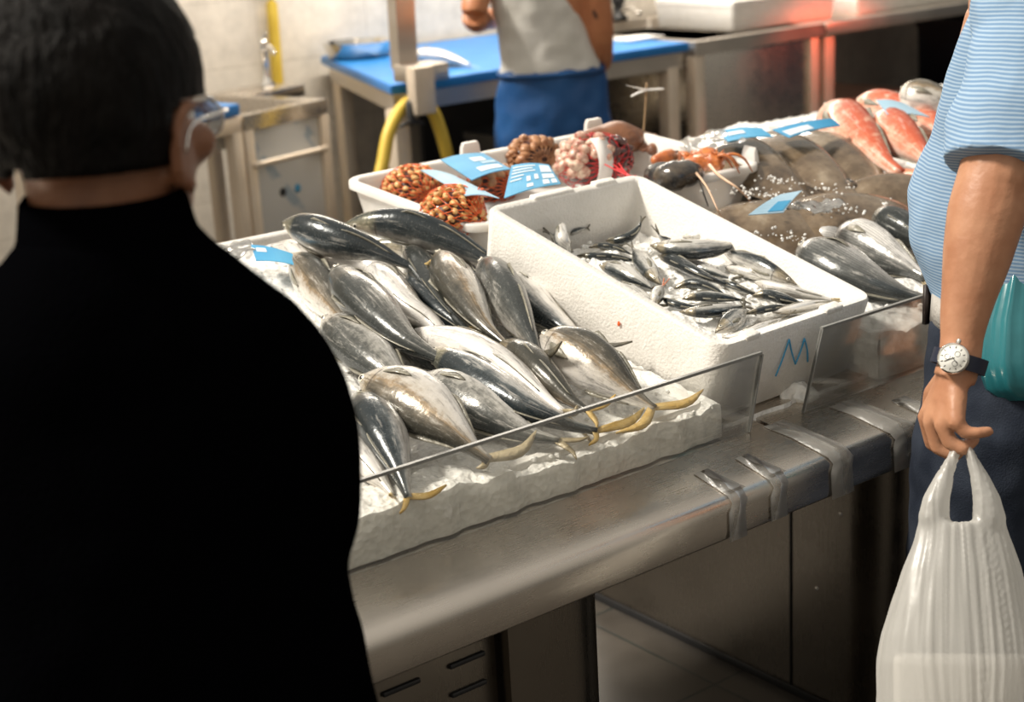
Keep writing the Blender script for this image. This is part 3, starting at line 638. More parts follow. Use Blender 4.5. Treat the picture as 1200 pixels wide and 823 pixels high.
def turbot(label, c, tail, side, L, Wd, T, n=BED, curl=.0, twist=0):
    """flat fish: c middle point, tail direction, half width vector side"""
    c = V(c); n = V(n).normalized(); t = V(tail).normalized(); t = (t - n * t.dot(n)).normalized(); s = n.cross(t)
    a = math.radians(twist); s, n = s * math.cos(a) + n * math.sin(a), n * math.cos(a) - s * math.sin(a)
    root = thing('turbot', label, 'fish', c - n * T)
    prof = [(0, .06), (.04, .26), (.12, .55), (.22, .78), (.35, .95), (.47, 1), (.6, .93), (.75, .66), (.88, .30), (.95, .16), (1, .14)]
    m, k = 30, 17
    def P(u, v, top):
        w = Wd * interp(prof, u); e = max(0, 1 - v * v)
        hh = T * (e ** .6) * (.35 + .65 * math.sin(PI * min(1, u * 1.15 + .08)) ** .8) if u < .9 else T * .3 * e ** .6
        hh += .10 * T * math.exp(-((v) / .12) ** 2) * (1 if top else 0)
        drop = curl * (v * v * w * w / (Wd * Wd) + (2 * u - 1) ** 2 * .8)
        return c + t * ((u - .5) * L) + s * v * w + n * ((hh if top else -hh * .35) - drop)
    bm = bmesh.new(); rings = []
    for i in range(m):
        u = i / (m - 1)
        top = [P(u, -1 + 2 * j / (k - 1), True) for j in range(k)]
        bot = [P(u, 1 - 2 * j / (k - 1), False) for j in range(1, k - 1)]
        rings.append(top + bot)
    loft(bm, rings); obj('body', bm, M['turbot'], root)
    for sgn, nm in ((1, 'dorsal_fin'), (-1, 'anal_fin')):
        bm = bmesh.new(); r = []
        for i in range(3, m - 3):
            u = i / (m - 1); e = P(u, sgn * .97, True); d = s * sgn
            wv = .009 * (1 + .25 * math.sin(i * 2.3)) * min(1, (i - 2) / 5, (m - 3 - i) / 5)
            q = e + d * wv - n * .012
            r.append([e + n * .001, q + n * .0004, q - n * .0004, e - n * .001])
        loft(bm, r); obj(nm, bm, M['turbot'], root)
    bm = bmesh.new(); r = []
    for i in range(8):
        u = i / 7; b = P(1, 0, True) + t * (u * .055) - n * (T * .3 + curl * .2 * u); w = .014 + .034 * u ** .8
        r.append([b - s * w, b + s * w, b + s * w - n * .002, b - s * w - n * .002])
    loft(bm, r); obj('tail_fin', bm, M['turbot'], root)
    for v in (-.12, .16):
        e = P(.13, v, True); bm = bmesh.new(); ball(bm, e, (.012, .012, .009)); eo = obj('eye', bm, M['turbot'], root)
        bm = bmesh.new(); ball(bm, e + n * .006, (.006, .006, .005)); obj('pupil', bm, M['eye'], eo)
    return root
D1 = V((-.28, -.96, 0))
turbot('brown turbot at the front beside the white crate, blue-white card on its head', (2.077, 1.888, 1.021), (.9, -.45, 0), 1, .38, .14, .05, curl=.035)
turbot('brown turbot right of the front one, wet sheen along its ridge', (2.206, 1.824, 1.023), (.95, -.35, 0), 1, .40, .14, .05, curl=.035)
turbot('olive turbot at the back left with white wrap over its head, by the crate handle', (2.277, 2.136, 1.077), D1, 1, .50, .13, .05, curl=.05, twist=-16)
turbot('lighter grey-brown turbot in the middle of the back row', (2.382, 2.104, 1.068), D1, 1, .50, .12, .05, curl=.05, twist=-20)
turbot('dark turbot at the right of the back row, against the red fish', (2.485, 2.089, 1.061), D1, 1, .48, .11, .05, curl=.05, twist=-22)
turbot('small brown turbot in front of the red fish, by the blue shirt', (2.447, 1.906, 1.028), (.9, -.5, 0), 1, .30, .10, .035, curl=.03)

# ------------------------------------------------------------------ setting
struct('floor', BX((-9, -12, -.06), (13, 6.6, 0), 0), M['floor'])
struct('wall_back', BX((-2.5, 6.5, 0), (9.2, 6.62, 3.2), 0), M['wall'])
struct('wall_right', BX((9.0, 1.5, 0), (9.12, 6.5, 3.2), 0), M['navy'])

# ------------------------------------------------------------------ display counters
PR = [(1.362, .798), (1.350, .796), (1.344, .801), (1.3425, .81), (1.3425, .838), (1.345, .849), (1.351, .856), (1.361, .860), (1.40, .864), (1.47, .872), (1.56, .884), (2.62, .93), (2.63, .92), (2.63, .80), (2.60, .78), (1.42, .78), (1.42, .80)]
def counter(x0, x1, label):
    t = thing('display_counter', label, 'counter', ((x0 + x1) / 2, 2.0, 0))
    bm = bmesh.new(); loft(bm, [[V((x, y, z)) for y, z in PR] for x in (x0, x1)])
    auto(obj('steel_top', bm, M['steel'], t), 35)
    return t
c1 = counter(-.45, 1.584, 'stainless steel display counter under the mackerel tray')
c2 = counter(1.592, 3.9, 'stainless steel display counter under the turbot and sea bass, with taped front edge')
bm = bmesh.new()   # cabinet body with a rounded corner
def cab(x0, x1, y0, y1, z0, z1, r, right):
    pts = []
    if right:
        pts = [(x0, y1), (x0, y0)] + [(x1 - r + r * math.sin(a), y0 + r - r * math.cos(a)) for a in [PI / 2 * k / 8 for k in range(9)]] + [(x1, y1)]
    else:
        pts = [(x0, y1)] + [(x0 + r - r * math.cos(a), y0 + r - r * math.sin(a)) for a in [PI / 2 * k / 8 for k in range(9)]] + [(x1, y0), (x1, y1)]
    b = bmesh.new(); loft(b, [[V((x, y, z)) for x, y in pts] for z in (z0, z1)]); return b
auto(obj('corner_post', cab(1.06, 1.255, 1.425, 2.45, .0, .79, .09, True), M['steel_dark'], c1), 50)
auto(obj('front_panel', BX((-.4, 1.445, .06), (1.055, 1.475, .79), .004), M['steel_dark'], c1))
for i, (px, pz) in enumerate(((.88, .715), (.98, .715), (.88, .675), (.98, .675), (.78, .715), (.78, .675), (.88, .635), (.98, .635))):
    obj('vent_slot', BX((px, 1.4405, pz), (px + .055, 1.4465, pz + .007), .002), M['black'], c1)
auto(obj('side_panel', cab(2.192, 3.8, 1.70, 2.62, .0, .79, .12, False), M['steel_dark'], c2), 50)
obj('panel_seam', BX((2.1895, 1.966, .01), (2.193, 1.971, .79), 0), M['black'], c2)
obj('kick_strip', BX((2.186, 1.83, .0), (2.193, 2.62, .018), .001), M['black'], c2)
for y, z in ((2.36, .56), (2.28, .34), (2.14, .30), (1.90, .26), (2.52, .60), (1.84, .44)):
    b = bmesh.new(); ball(b, (2.192, y, z), (.003, .005, .005), None, 8, 6); obj('rivet', b, M['chrome'], c2)

# clear tape over the counter edge
def tape(label, x0, x1, y_back, z_end, skew):
    path = [(y_back, .0), (1.42, .0), (1.361, .0), (1.349, .0), (1.342, 0), (1.3405, 0), (1.3405, 0)]
    zs = [.8635 + (y_back - 1.40) * .1143 + .0012, .8675, .8612, .857, .848, .836, z_end]
    b = bmesh.new(); r = []
    for k, ((y, _), z) in enumerate(zip(path, zs)):
        s = skew * k / 6
        r.append([V((x0 + s + .004 * math.sin(k * 2.1), y, z)), V((x1 + s + .003 * math.sin(k * 3.3), y, z)), V((x1 + s + .003 * math.sin(k * 3.3), y - .0008, z + .0008)), V((x0 + s + .004 * math.sin(k * 2.1), y - .0008, z + .0008))])
    loft(b, r); o = obj('tape_strip', b, M['tape']); return tag(o, label, 'tape')
tape('clear tape strip left of the counter joint, torn end hanging down', 1.385, 1.415, 1.352, .795, -.012)
tape('narrow clear tape strip just left of the counter joint', 1.465, 1.495, 1.352, .80, -.012)
tape('clear tape strip sealing the joint between the two counters', 1.578, 1.622, 1.47, .795, .0)
tape('wide clear tape strip right of the counter joint', 1.71, 1.765, 1.46, .797, .005)
tape('clear tape strip nearest the dark trousers on the counter edge', 1.80, 1.835, 1.40, .80, .005)

# acrylic guards
def guard(label, a, b, c, d):
    t = thing('acrylic_guard', label, 'guard', (V(a) + V(b)) / 2)
    q = [V(p) for p in (a, b, c, d)]; o = V((0, .004, 0))
    bm = bmesh.new(); loft(bm, [q, [p + o for p in q]]); obj('panel', bm, M['acrylic'], t, False)
    def strip(p, r, w):
        bm = bmesh.new(); loft(bm, [[p - V((0, .0008, 0)), p + V((0, .0048, 0)), p + V((0, .0048, 0)) + w, p - V((0, .0008, 0)) + w], [r - V((0, .0008, 0)), r + V((0, .0048, 0)), r + V((0, .0048, 0)) + w, r - V((0, .0008, 0)) + w]]); obj('edge', bm, M['acrylic_edge'], t, False)
    strip(q[3], q[2], V((0, 0, .0042)))
    return t, strip, q
t, st, q = guard('long clear acrylic guard in front of the mackerel tray', (.1, 1.468, .873), (1.546, 1.468, .873), (1.574, 1.468, .984), (.1, 1.468, .984))
st(q[1], q[2], V((.003, 0, 0)))
t, st, q = guard('clear acrylic guard between the white crate and the blue polo shirt', (1.663, 1.468, .873), (2.9, 1.468, .873), (2.9, 1.468, .994), (1.704, 1.468, .992))
st(q[0], q[3], V((.0022, 0, 0)))

# ------------------------------------------------------------------ crates
CM = Matrix.Translation((1.506, 1.481, 1.005)) @ Matrix.Rotation(.04, 4, 'Z') @ Matrix.Rotation(.267, 4, 'X')
def crate_shell(bm, Mx, W, L, Hh, wall, r, draft, rim=0, rimh=0, floor=.012):
    f = lambda p: Mx @ p
    def lp(ins, z, rr): return rrect(W / 2, L / 2, W / 2 - ins, L / 2 - ins, rr, z, 6, f)
    rings = [lp(draft + .01, -Hh, r), lp(draft, -Hh + .008, r)]
    if rim: rings += [lp(0, -rimh, r), lp(-rim, -rimh, r + rim), lp(-rim, -.002, r + rim), lp(-rim + .002, 0, r + rim - .002)]
    else: rings += [lp(.001, -.004, r), lp(.004, 0, r - .003)]
    rings += [lp(wall - .004, 0, max(.006, r - wall + .004)), lp(wall, -.004, max(.006, r - wall)), lp(wall + draft * .7, -Hh + floor + .01, max(.006, r - wall)), lp(wall + draft + .012, -Hh + floor, max(.006, r - wall - .003))]
    loft(bm, rings)
wc = thing('fish_crate', 'white foam crate of sardines tilted forward, blue letter on its front', 'crate', CM @ V((.178, .268, -.13)))
bm = bmesh.new(); crate_shell(bm, CM, .357, .536, .135, .021, .028, .006); auto(obj('crate_shell', bm, M['white_foam'], wc), 50)
for a, b, c, d in ((.055, .085, .0, .020), (.235, .275, .0, .020), (.10, .19, .518, .536), (.24, .29, .518, .536)):
    obj('rim_lug', BX((a, c + .001, -.006), (b, d - .001, .005), .003, 2, CM), M['white_foam'], wc)
bm = bmesh.new()
for st_ in ([(1.645, 1.507, 0.926), (1.652, 1.500, 0.952), (1.658, 1.492, 0.983)], [(1.658, 1.492, 0.983), (1.671, 1.499, 0.960), (1.687, 1.506, 0.935)], [(1.687, 1.506, 0.935), (1.693, 1.501, 0.955), (1.696, 1.496, 0.975)], [(1.696, 1.496, 0.975), (1.709, 1.502, 0.953), (1.718, 1.509, 0.931)]):
    tube(bm, st_, .0014, 6, 10)
tag(obj('marker_letter', bm, M['marker'], wc), 'blue marker letter')
bm = bmesh.new()
for p in ((.0005, .20, -.055),):
    b = ball(bm, CM @ V(p), (.001, .003, .0045), CM.to_3x3(), 8, 6)
tag(obj('stain', bm, M['orange'], wc), 'small orange speck')

RM = Matrix.Translation((1.538, 2.093, 1.094)) @ Matrix.Rotation(-.06, 4, 'Z') @ Matrix.Rotation(-.02, 4, 'Y') @ Matrix.Rotation(.064, 4, 'X')
rc = thing('shellfish_crate', 'grey-white plastic crate at the back holding net bags, crab and lobster', 'crate', RM @ V((.33, .22, -.11)))
bm = bmesh.new(); crate_shell(bm, RM, .66, .436, .085, .008, .035, .012, .012, .014, .006); auto(obj('crate_shell', bm, M['white_plastic'], rc), 50)
for x, y in ((.285, .441), (.60, .441), (.665, .03)):
    w = (.022, .006) if y > .4 else (.006, .02)
    b = bmesh.new(); loft(b, [[RM @ V((x + sx * (w[0] - k[0]), y + sy * (w[1] if k[0] == 0 else w[1] * .8), k[1])) for sx, sy in ((-1, -1), (1, -1), (1, 1), (-1, 1))] for k in ((0, -.004), (.002, .018), (.006, .026))])
    auto(obj('handle_tab', b, M['white_plastic'], rc))

TM = Matrix.Translation((.30, 1.492, .928)) @ Matrix.Rotation(.1244, 4, 'X')
mt = thing('fish_tray', 'wide shallow white foam tray holding the ice and mackerel', 'tray', TM @ V((.6, .5, -.05)))
bm = bmesh.new(); crate_shell(bm, TM, 1.19, 1.02, .05, .02, .02, .003); auto(obj('tray_shell', bm, M['white_foam'], mt), 50)

# ------------------------------------------------------------------ ice
def zb(y): return .925 + (y - 1.48) * .125
def crate_bottom(x, y): return 1.005 + (y - 1.481) * .2736 - .147
def ice_sheet(name, label, x0, x1, y0, y1, zf, nx, ny, z_low, chips, amp=.012):
    bm = bmesh.new(); g = []
    for j in range(ny + 1):
        row = []
        for i in range(nx + 1):
            x = x0 + (x1 - x0) * i / nx; y = y0 + (y1 - y0) * j / ny
            z = zf(x, y) + amp * (nz((x, y, 0), 9, 3) + .6 * nz((x, y, 0), 28, 5) + .35 * nz((x, y, 0), 75, 1))
            row.append(bm.verts.new((x + .004 * nz((x, y, 1), 60, 2), y + (.004 * nz((x, y, 2), 60, 4) if j else .006 * nz((x, 0, 0), 30)), z)))
        g.append(row)
    for j in range(ny):
        for i in range(nx): bm.faces.new((g[j][i], g[j][i + 1], g[j + 1][i + 1], g[j + 1][i]))
    # front and side walls of the heap
    def skirt(line, out):
        prev = line
        for k in range(1, 9):
            cur = []
            for v in line:
                f = k / 8; z = v.co.z + (z_low - v.co.z) * f
                w = .007 * nz((v.co.x, v.co.y, z), 35, 6) * math.sin(PI * f) + .004 * math.sin(PI * f)
                cur.append(bm.verts.new((v.co.x + out[0] * w, v.co.y + out[1] * max(w, 0) * .4, z)))
            for a in range(len(line) - 1): bm.faces.new((prev[a], prev[a + 1], cur[a + 1], cur[a]))
            prev = cur
    skirt(g[0], (0, -1)); skirt([r[-1] for r in g], (1, 0)); skirt([r[0] for r in g], (-1, 0))
    for k in range(chips):
        x = random.uniform(x0, x1); y = y0 + (y1 - y0) * random.random() ** 1.3
        s = random.uniform(.003, .008); z = zf(x, y) + .004
        r = bmesh.ops.create_icosphere(bm, subdivisions=1, radius=s)
        e = Matrix.Rotation(random.random() * 6, 3, 'X') @ Matrix.Rotation(random.random() * 6, 3, 'Z')
        for v in r['verts']: v.co = e @ V((v.co.x * random.uniform(.7, 1.3), v.co.y * random.uniform(.7, 1.2), v.co.z * .8)) + V((x, y, z))
    o = obj(name, bm, M['ice'], None, False); return tag(o, label, 'ice', None, 'stuff')
ice_sheet('crushed_ice', 'bed of crushed ice under the mackerel, pressed against the long acrylic guard', .33, 1.50, 1.4775, 2.46, lambda x, y: zb(y) - .004 + (.012 if x < 1.122 and y < 1.55 else 0), 150, 130, .876, 260)
ice_sheet('crushed_ice', 'crushed ice heaped under the tilted white crate', 1.50, 1.872, 1.50, 2.6, lambda x, y: min(zb(y) - .01, crate_bottom(x, y) - .012) if y < 2.06 else min(zb(y) - .01, .985 + (y - 2.09) * .064 - .0), 40, 90, .882, 60, .006)
ice_sheet('crushed_ice', 'bed of crushed ice under the turbot and sea bass', 1.852, 3.7, 1.479, 2.6, lambda x, y: zb(y) - .006 + (.034 if y < 1.62 and x < 2.6 else 0) - (.06 if x < 2.24 and y > 2.0 else 0), 150, 90, .876, 350)
def cz(x, y): return .985 + (y - 1.55) * .15
def in_crate(i, j, n1, n2): return CM @ V((.0265 + .304 * i / n1, .0265 + .483 * j / n2, 0))
bm = bmesh.new(); g = []
for j in range(91):
    row = []
    for i in range(61):
        p = in_crate(i, j, 60, 90); f = (p.y - 1.5) / .5
        fl = max(0, min(1, (p.x - 1.66) / .05)) * max(0, min(1, (1.63 - p.y) / .04))
        z = cz(p.x, p.y) - .002 + (1 - fl) * .013 * (nz(p, 14, 2) + .6 * nz(p, 40, 7) + .35 * nz(p, 95, 9)) - fl * .012
        row.append(bm.verts.new((p.x, p.y, min(z, p.z - .002))))
    g.append(row)
for j in range(90):
    for i in range(60): bm.faces.new((g[j][i], g[j][i + 1], g[j + 1][i + 1], g[j + 1][i]))
for k in range(170):
    p = in_crate(random.random(), random.random() ** .9, 1, 1); s = random.uniform(.002, .006)
    if p.x > 1.68 and p.y < 1.62: continue
    r = bmesh.ops.create_icosphere(bm, subdivisions=1, radius=s)
    for v in r['verts']: v.co = V((v.co.x * random.uniform(.7, 1.3), v.co.y * random.uniform(.7, 1.3), v.co.z * .8)) + V((p.x, p.y, min(cz(p.x, p.y) + .004, p.z - .003)))
tag(obj('crushed_ice', bm, M['ice'], None, False), 'crushed ice around the sardines inside the white crate', 'ice', None, 'stuff')
bm = bmesh.new(); pts = []
for k in range(40):
    a = 2 * PI * k / 40; r = 1 + .15 * math.sin(3 * a) + .1 * math.sin(5 * a + 1)
    c = V((1.765, 1.582, 0)); pts.append(V((c.x + .075 * r * math.cos(a), c.y + .045 * r * math.sin(a), .981)))
loft(bm, [pts, [p + V((0, 0, .002)) for p in pts]])
tag(obj('melt_water', bm, M['water']), 'puddle of melt water at the front right corner of the white crate', 'water', None, 'stuff')
# loose ice lump under the crate front
bm = bmesh.new(); r = bmesh.ops.create_icosphere(bm, subdivisions=4, radius=1)
for v in r['verts']: v.co = V((v.co.x * .032, v.co.y * .03, v.co.z * .026)) * (1 + .25 * nz(v.co, 2.5)) + V((1.708, 1.520, 0.871))
tag(obj('ice_lump', bm, M['ice']), 'lump of ice under the front edge of the white crate', 'ice')

# ------------------------------------------------------------------ net bags of shellfish
def shell_proto(name, m, sx, sy, sz, ribs):
    bm = bmesh.new(); r = bmesh.ops.create_uvsphere(bm, u_segments=18, v_segments=12, radius=1)
    for v in r['verts']:
        a = math.atan2(v.co.y, v.co.x); rr = math.hypot(v.co.x, v.co.y)
        k = 1 + ribs * math.sin(a * 16) * rr; z = v.co.z
        z = math.copysign(abs(z) ** 1.25, z) - (.0)
        v.co = V((v.co.x * sx * k * (1 - .18 * v.co.y), v.co.y * sy * k, z * sz))
    me = bpy.data.meshes.new(name); bm.to_mesh(me); bm.free(); me.materials.append(m)
    for p in me.polygons: p.use_smooth = True
    return me
PROTO = {'clam': shell_proto('clam', M['clam'], .0078, .0066, .0050, .02), 'brown': shell_proto('clam', M['cockle'], .0125, .011, .009, .01),
         'cockle': shell_proto('cockle', M['pale_shell'], .015, .014, .011, .05), 'mussel': shell_proto('mussel', M['dark_meat'], .016, .010, .007, .0)}
def net_bag(label, c, r, kinds, count, netm, group, shell_label, knot, yaw=0.0):
    c = V(c); r = V(r); Rz = Matrix.Rotation(yaw, 3, 'Z')
    t = thing('net_bag', label, 'net bag', c - V((0, 0, r.z)))
    bm = bmesh.new()
    for fam in (1, -1):
        for h in range(20):
            pts = []
            for k in range(25):
                la = -PI / 2 * .92 + PI * .92 * k / 24; lo = 2 * PI * h / 20 + fam * (la + PI / 2) * .55
                q = V((math.cos(la) * math.cos(lo), math.sin(la), math.cos(la) * math.sin(lo)))
                q *= 1.03 + .03 * nz(q, 4, h * .01)
                pts.append(c + Rz @ V((q.x * r.x, q.y * r.y, q.z * r.z)))
            rings = []
            for i, p in enumerate(pts):
                tt = pts[min(i + 1, 24)] - pts[max(i - 1, 0)]; a, b = frame_of(tt); rings.append([p + a * .0009, p + b * .0009, p - a * .0009, p - b * .0009])
            loft(bm, rings)
    obj('net', bm, netm, t)
    bm = bmesh.new(); k = V(knot); base = c + Rz @ V((0, r.y * .9, 0)) if (k - c).length < .001 else c + (k - c) * .55
    for j in range(9):
        o = V((random.uniform(-1, 1), random.uniform(-1, 1), random.uniform(-1, 1)))
        tube(bm, [base + o * .014, base.lerp(k, .6) + o * .004, k + o * .002, k + (k - base).normalized() * .012 + o * .006], .0014, 6, 12)
    obj('gathered_neck', bm, netm, t)
    n = 0; i = 0
    while n < count and i < 4000:
        i += 1
        y = 1 - 2 * sum(((i >> b_) & 1) / (2 << b_) for b_ in range(12)); a = i * 2.39996
        z = math.sqrt(max(0, 1 - y * y))
        q = V((z * math.cos(a), y, z * math.sin(a)))
        w = Rz @ V((q.x * r.x, q.y * r.y, q.z * r.z))
        if w.z < -.25 * r.z or (w.y > .45 * r.y and w.z < .35 * r.z): continue     # the far lower side cannot be seen from the stall's front
        kind = kinds[0] if len(kinds) == 1 or w.x < 0 else kinds[1]
        o = bpy.data.objects.new(PROTO[kind].name, PROTO[kind]); C.objects.link(o)
        o.location = c + w * random.uniform(.90, .97)
        o.rotation_euler = (random.uniform(-.9, .9), random.uniform(-.9, .9), random.random() * 6)
        s = random.uniform(.85, 1.15); o.scale = (s, s, s)
        tag(o, shell_label[kind], 'shellfish', group[kind]); n += 1
    bm = bmesh.new(); r0 = bmesh.ops.create_uvsphere(bm, u_segments=24, v_segments=16, radius=1)
    for v in r0['verts']:
        q = v.co * (.86 + .05 * nz(v.co, 5)); v.co = c + Rz @ V((q.x * r.x, q.y * r.y, q.z * r.z))
    tag(obj('shells', bm, M['dark_meat'], t), 'packed shells deep inside the net', None, None, 'stuff')
    return t
net_bag('orange net bag of small clams in the back left corner of the shellfish crate', (1.672, 2.472, 1.085), (.062, .058, .052), ['clam'], 90, M['orange'], {'clam': 'small clams in the left net bag'}, {'clam': 'small orange clam packed in the leftmost net bag'}, (1.742, 2.434, 1.100))
net_bag('orange net bag of small clams against the corner of the white foam crate', (1.549, 2.170, 1.100), (.060, .055, .052), ['clam'], 90, M['orange'], {'clam': 'small clams in the net bag by the white crate'}, {'clam': 'small orange clam packed in the net bag beside the white foam crate corner'}, (1.566, 2.116, 1.140), .3)
net_bag('net bag of brown clams half covered by the blue price cards', (1.858, 2.460, 1.070), (.055, .05, .042), ['brown'], 22, M['orange'], {'brown': 'brown clams under the cards'}, {'brown': 'brown clam in the net bag under the blue price cards'}, (1.593, 2.162, 1.130), .2)
net_bag('net bag of large brown clams at the back wall of the shellfish crate', (1.987, 2.489, 1.105), (.058, .045, .042), ['brown'], 32, M['cockle'], {'brown': 'large brown clams at the back'}, {'brown': 'large brown clam in the net bag at the back wall of the shellfish crate'}, (2.102, 2.542, 1.090), -.1)
net_bag('red net bag of pale cockles and dark mussels with a white paper band', (1.986, 2.292, 1.115), (.080, .058, .055), ['cockle', 'mussel'], 56, M['red_net'], {'cockle': 'cockles in the red net', 'mussel': 'mussels in the red net'}, {'cockle': 'pale ribbed cockle in the red net bag', 'mussel': 'dark mussel in the right half of the red net bag'}, (1.936, 2.132, 1.110), -.15)
bm = bmesh.new(); c = V((1.986, 2.292, 1.115)) + V((-.030, 0, 0)); rr = []
for k in range(13):
    a = math.radians(-30 + 92 * k / 12); d = V((.012 * k / 12, -math.cos(a) * .063, math.sin(a) * .060))
    rr.append([c + d - V((.018, 0, 0)), c + d + V((.018, 0, 0)), c + d * 1.012 + V((.018, 0, 0)), c + d * 1.012 - V((.018, 0, 0))])
loft(bm, rr); tag(obj('paper_band', bm, M['paper']), 'white paper band wrapped over the red net bag', 'paper')

# brown crab
def crab():
    c = V((2.162, 2.440, 1.122)); t = thing('brown_crab', 'brown crab with a crimped shell edge at the back of the shellfish crate', 'crab', c - V((0, 0, .03)))
    bm = bmesh.new(); rings = []
    Rz = Matrix.Rotation(-.25, 3, 'Z')
    for k in range(12):
        f = k / 11; ring = []
        for j in range(72):
            a = 2 * PI * j / 72; e = 1 + (.035 * math.cos(a * 18) * f ** 4)
            x, y = .088 * f * e * math.cos(a), .058 * f * e * math.sin(a) * (1 - .15 * math.cos(a) ** 2)
            ring.append(c + Rz @ V((x, y, .034 * (1 - f ** 2.4) + .004 * math.sin(x * 70) * (1 - f))))
        rings.append(ring if k else [p + V((0, 0, 0)) for p in ring])
    under = [p - V((0, 0, .008)) for p in rings[-1]]; low = [c + (p - c) * .7 - V((0, 0, .028)) for p in rings[-1]]
    loft(bm, rings + [under, low]); bmesh.ops.remove_doubles(bm, verts=bm.verts, dist=1e-5); obj('carapace', bm, M['crab'], t)
    for s in (-1, 1):
        bm = bmesh.new(); P = [c + Rz @ V(q) for q in ((s * .05, -.040, -.018), (s * .078, -.050, -.020), (s * .060, -.070, -.020))]
        chain(bm, P, [.009, .011, .013]); chain(bm, [P[2], P[2] + V((-s * .024, -.014, .002))], [.009, .003]); chain(bm, [P[2], P[2] + V((-s * .030, -.002, .002))], [.008, .003])
        obj('claw', bm, M['crab'], t)
        for k in range(3):
            bm = bmesh.new(); P = [c + Rz @ V(q) for q in ((s * .07, -.01 + .02 * k, -.012), (s * .105, .0 + .022 * k, -.006), (s * .118, -.012 + .022 * k, -.03))]
            chain(bm, P, [.007, .006, .003]); obj('leg', bm, M['crab'], t)
crab()
def lobsters():
    P = [V(q) for q in ((2.011, 2.146, 1.100), (1.968, 2.069, 1.112), (1.986, 2.047, 1.118), (2.053, 2.074, 1.108))]
    t = thing('black_lobster', 'black lobster with a pale banded tail at the right end of the shellfish crate', 'lobster', P[1] - V((0, 0, .03)))
    S = spline(P, 40); bm = bmesh.new(); rings = []
    for i, p in enumerate(S):
        u = i / 39; tt = S[min(i + 1, 39)] - S[max(i - 1, 0)]; a, b = frame_of(tt)
        r = .030 * (math.sin(PI * min(1, .18 + u * .75)) ** .6) * (1 + .18 * ((u * 7) % 1)); rings.append(ering(p, a * r, b * r * .85, 18))
    loft(bm, rings); obj('body', bm, M['lob_black'], t)
    for k in range(3):
        bm = bmesh.new(); a = P[0] + V((-.005, -.008, 0)); e = a + V((-.028 + .006 * k, -.014 + .014 * k, -.012)); tube(bm, [a, (a + e) / 2 + V((0, 0, .006)), e], [.012, .014, .006], 10, 10, .3); obj('tail_fan', bm, M['lob_black'], t)
    a = V((2.023, 2.039, 1.110)); e = V((1.971, 1.967, 1.070)); bm = bmesh.new(); tube(bm, [a, V((1.969, 1.979, 1.100)), e], [.0035, .0012], 6, 16); obj('antenna', bm, M['lob_black'], t)
    c = V((2.113, 2.107, 1.115)); t = thing('spiny_lobster', 'orange spiny lobster with long pale antennae hanging over the shellfish crate', 'lobster', c - V((0, 0, .03)))
    bm = bmesh.new(); A = V((2.090, 2.141, 1.110)); B = V((2.115, 2.072, 1.115)); S = spline([A, c + V((0, 0, .006)), B], 24); rings = []
    for i, p in enumerate(S):
        u = i / 23; a, b = frame_of(B - A); r = .024 * math.sin(PI * (.12 + .8 * u)) ** .5; rings.append([q + (q - p).normalized() * .004 * nz(q, 140) for q in ering(p, a * r, b * r * .9, 20)])
    loft(bm, rings)
    for k in range(26):
        u = random.random(); p = A.lerp(B, u) + V((0, 0, .016)); d = V((random.uniform(-1, 1), random.uniform(-1, .6), random.uniform(.2, 1))).normalized()
        tube(bm, [p, p + d * .016], [.0028, .0004], 5, 3)
    obj('body', bm, M['lob_orange'], t)
    for k in range(10):
        p = A.lerp(B, .1 + .085 * k); s = -1 if k % 2 else 1; d = V((random.uniform(-.2, .4), s, 0)); bm = bmesh.new()
        tube(bm, [p, p + d * .025 + V((0, 0, .020)), p + d * .045 + V((.01, 0, .012)), p + d * .055 + V((.02, 0, -.015))], [.0042, .0035, .0028, .001], 6, 18); obj('leg', bm, M['lob_orange'], t)
    for pts, r in (([(2.050, 2.040, 1.125), (2.006, 1.972, 1.120), (2.008, 1.926, 1.100), (2.064, 1.947, 1.060), (2.087, 1.974, 1.030), (2.098, 2.013, 1.010)], [.0042, .003, .0022, .0016, .001, .0007]),
                   ([(2.007, 2.041, 1.125), (1.955, 1.954, 1.110), (1.926, 1.899, 1.080), (1.961, 1.917, 1.050)], [.0028, .002, .0015, .0006])):
        bm = bmesh.new(); tube(bm, pts, r, 7, 40); tag(obj('antenna', bm, M['antenna'], t), 'pale curved antenna')
    c = V((2.149, 2.267, 1.100)); t = thing('crab_claw', 'loose reddish-brown crab claw between the brown crab and the orange lobster', 'crab', c - V((0, 0, .012)))
    bm = bmesh.new(); chain(bm, [c - V((.022, 0, 0)), c, c + V((.02, .004, .003))], [.011, .017, .014]); obj('palm', bm, M['lob_orange'], t)
    bm = bmesh.new(); chain(bm, [c + V((.018, -.006, 0)), c + V((.042, -.012, .003))], [.009, .002]); chain(bm, [c + V((.018, .008, .006)), c + V((.044, .004, .008))], [.007, .002]); obj('finger', bm, M['crab'], t)
lobsters()

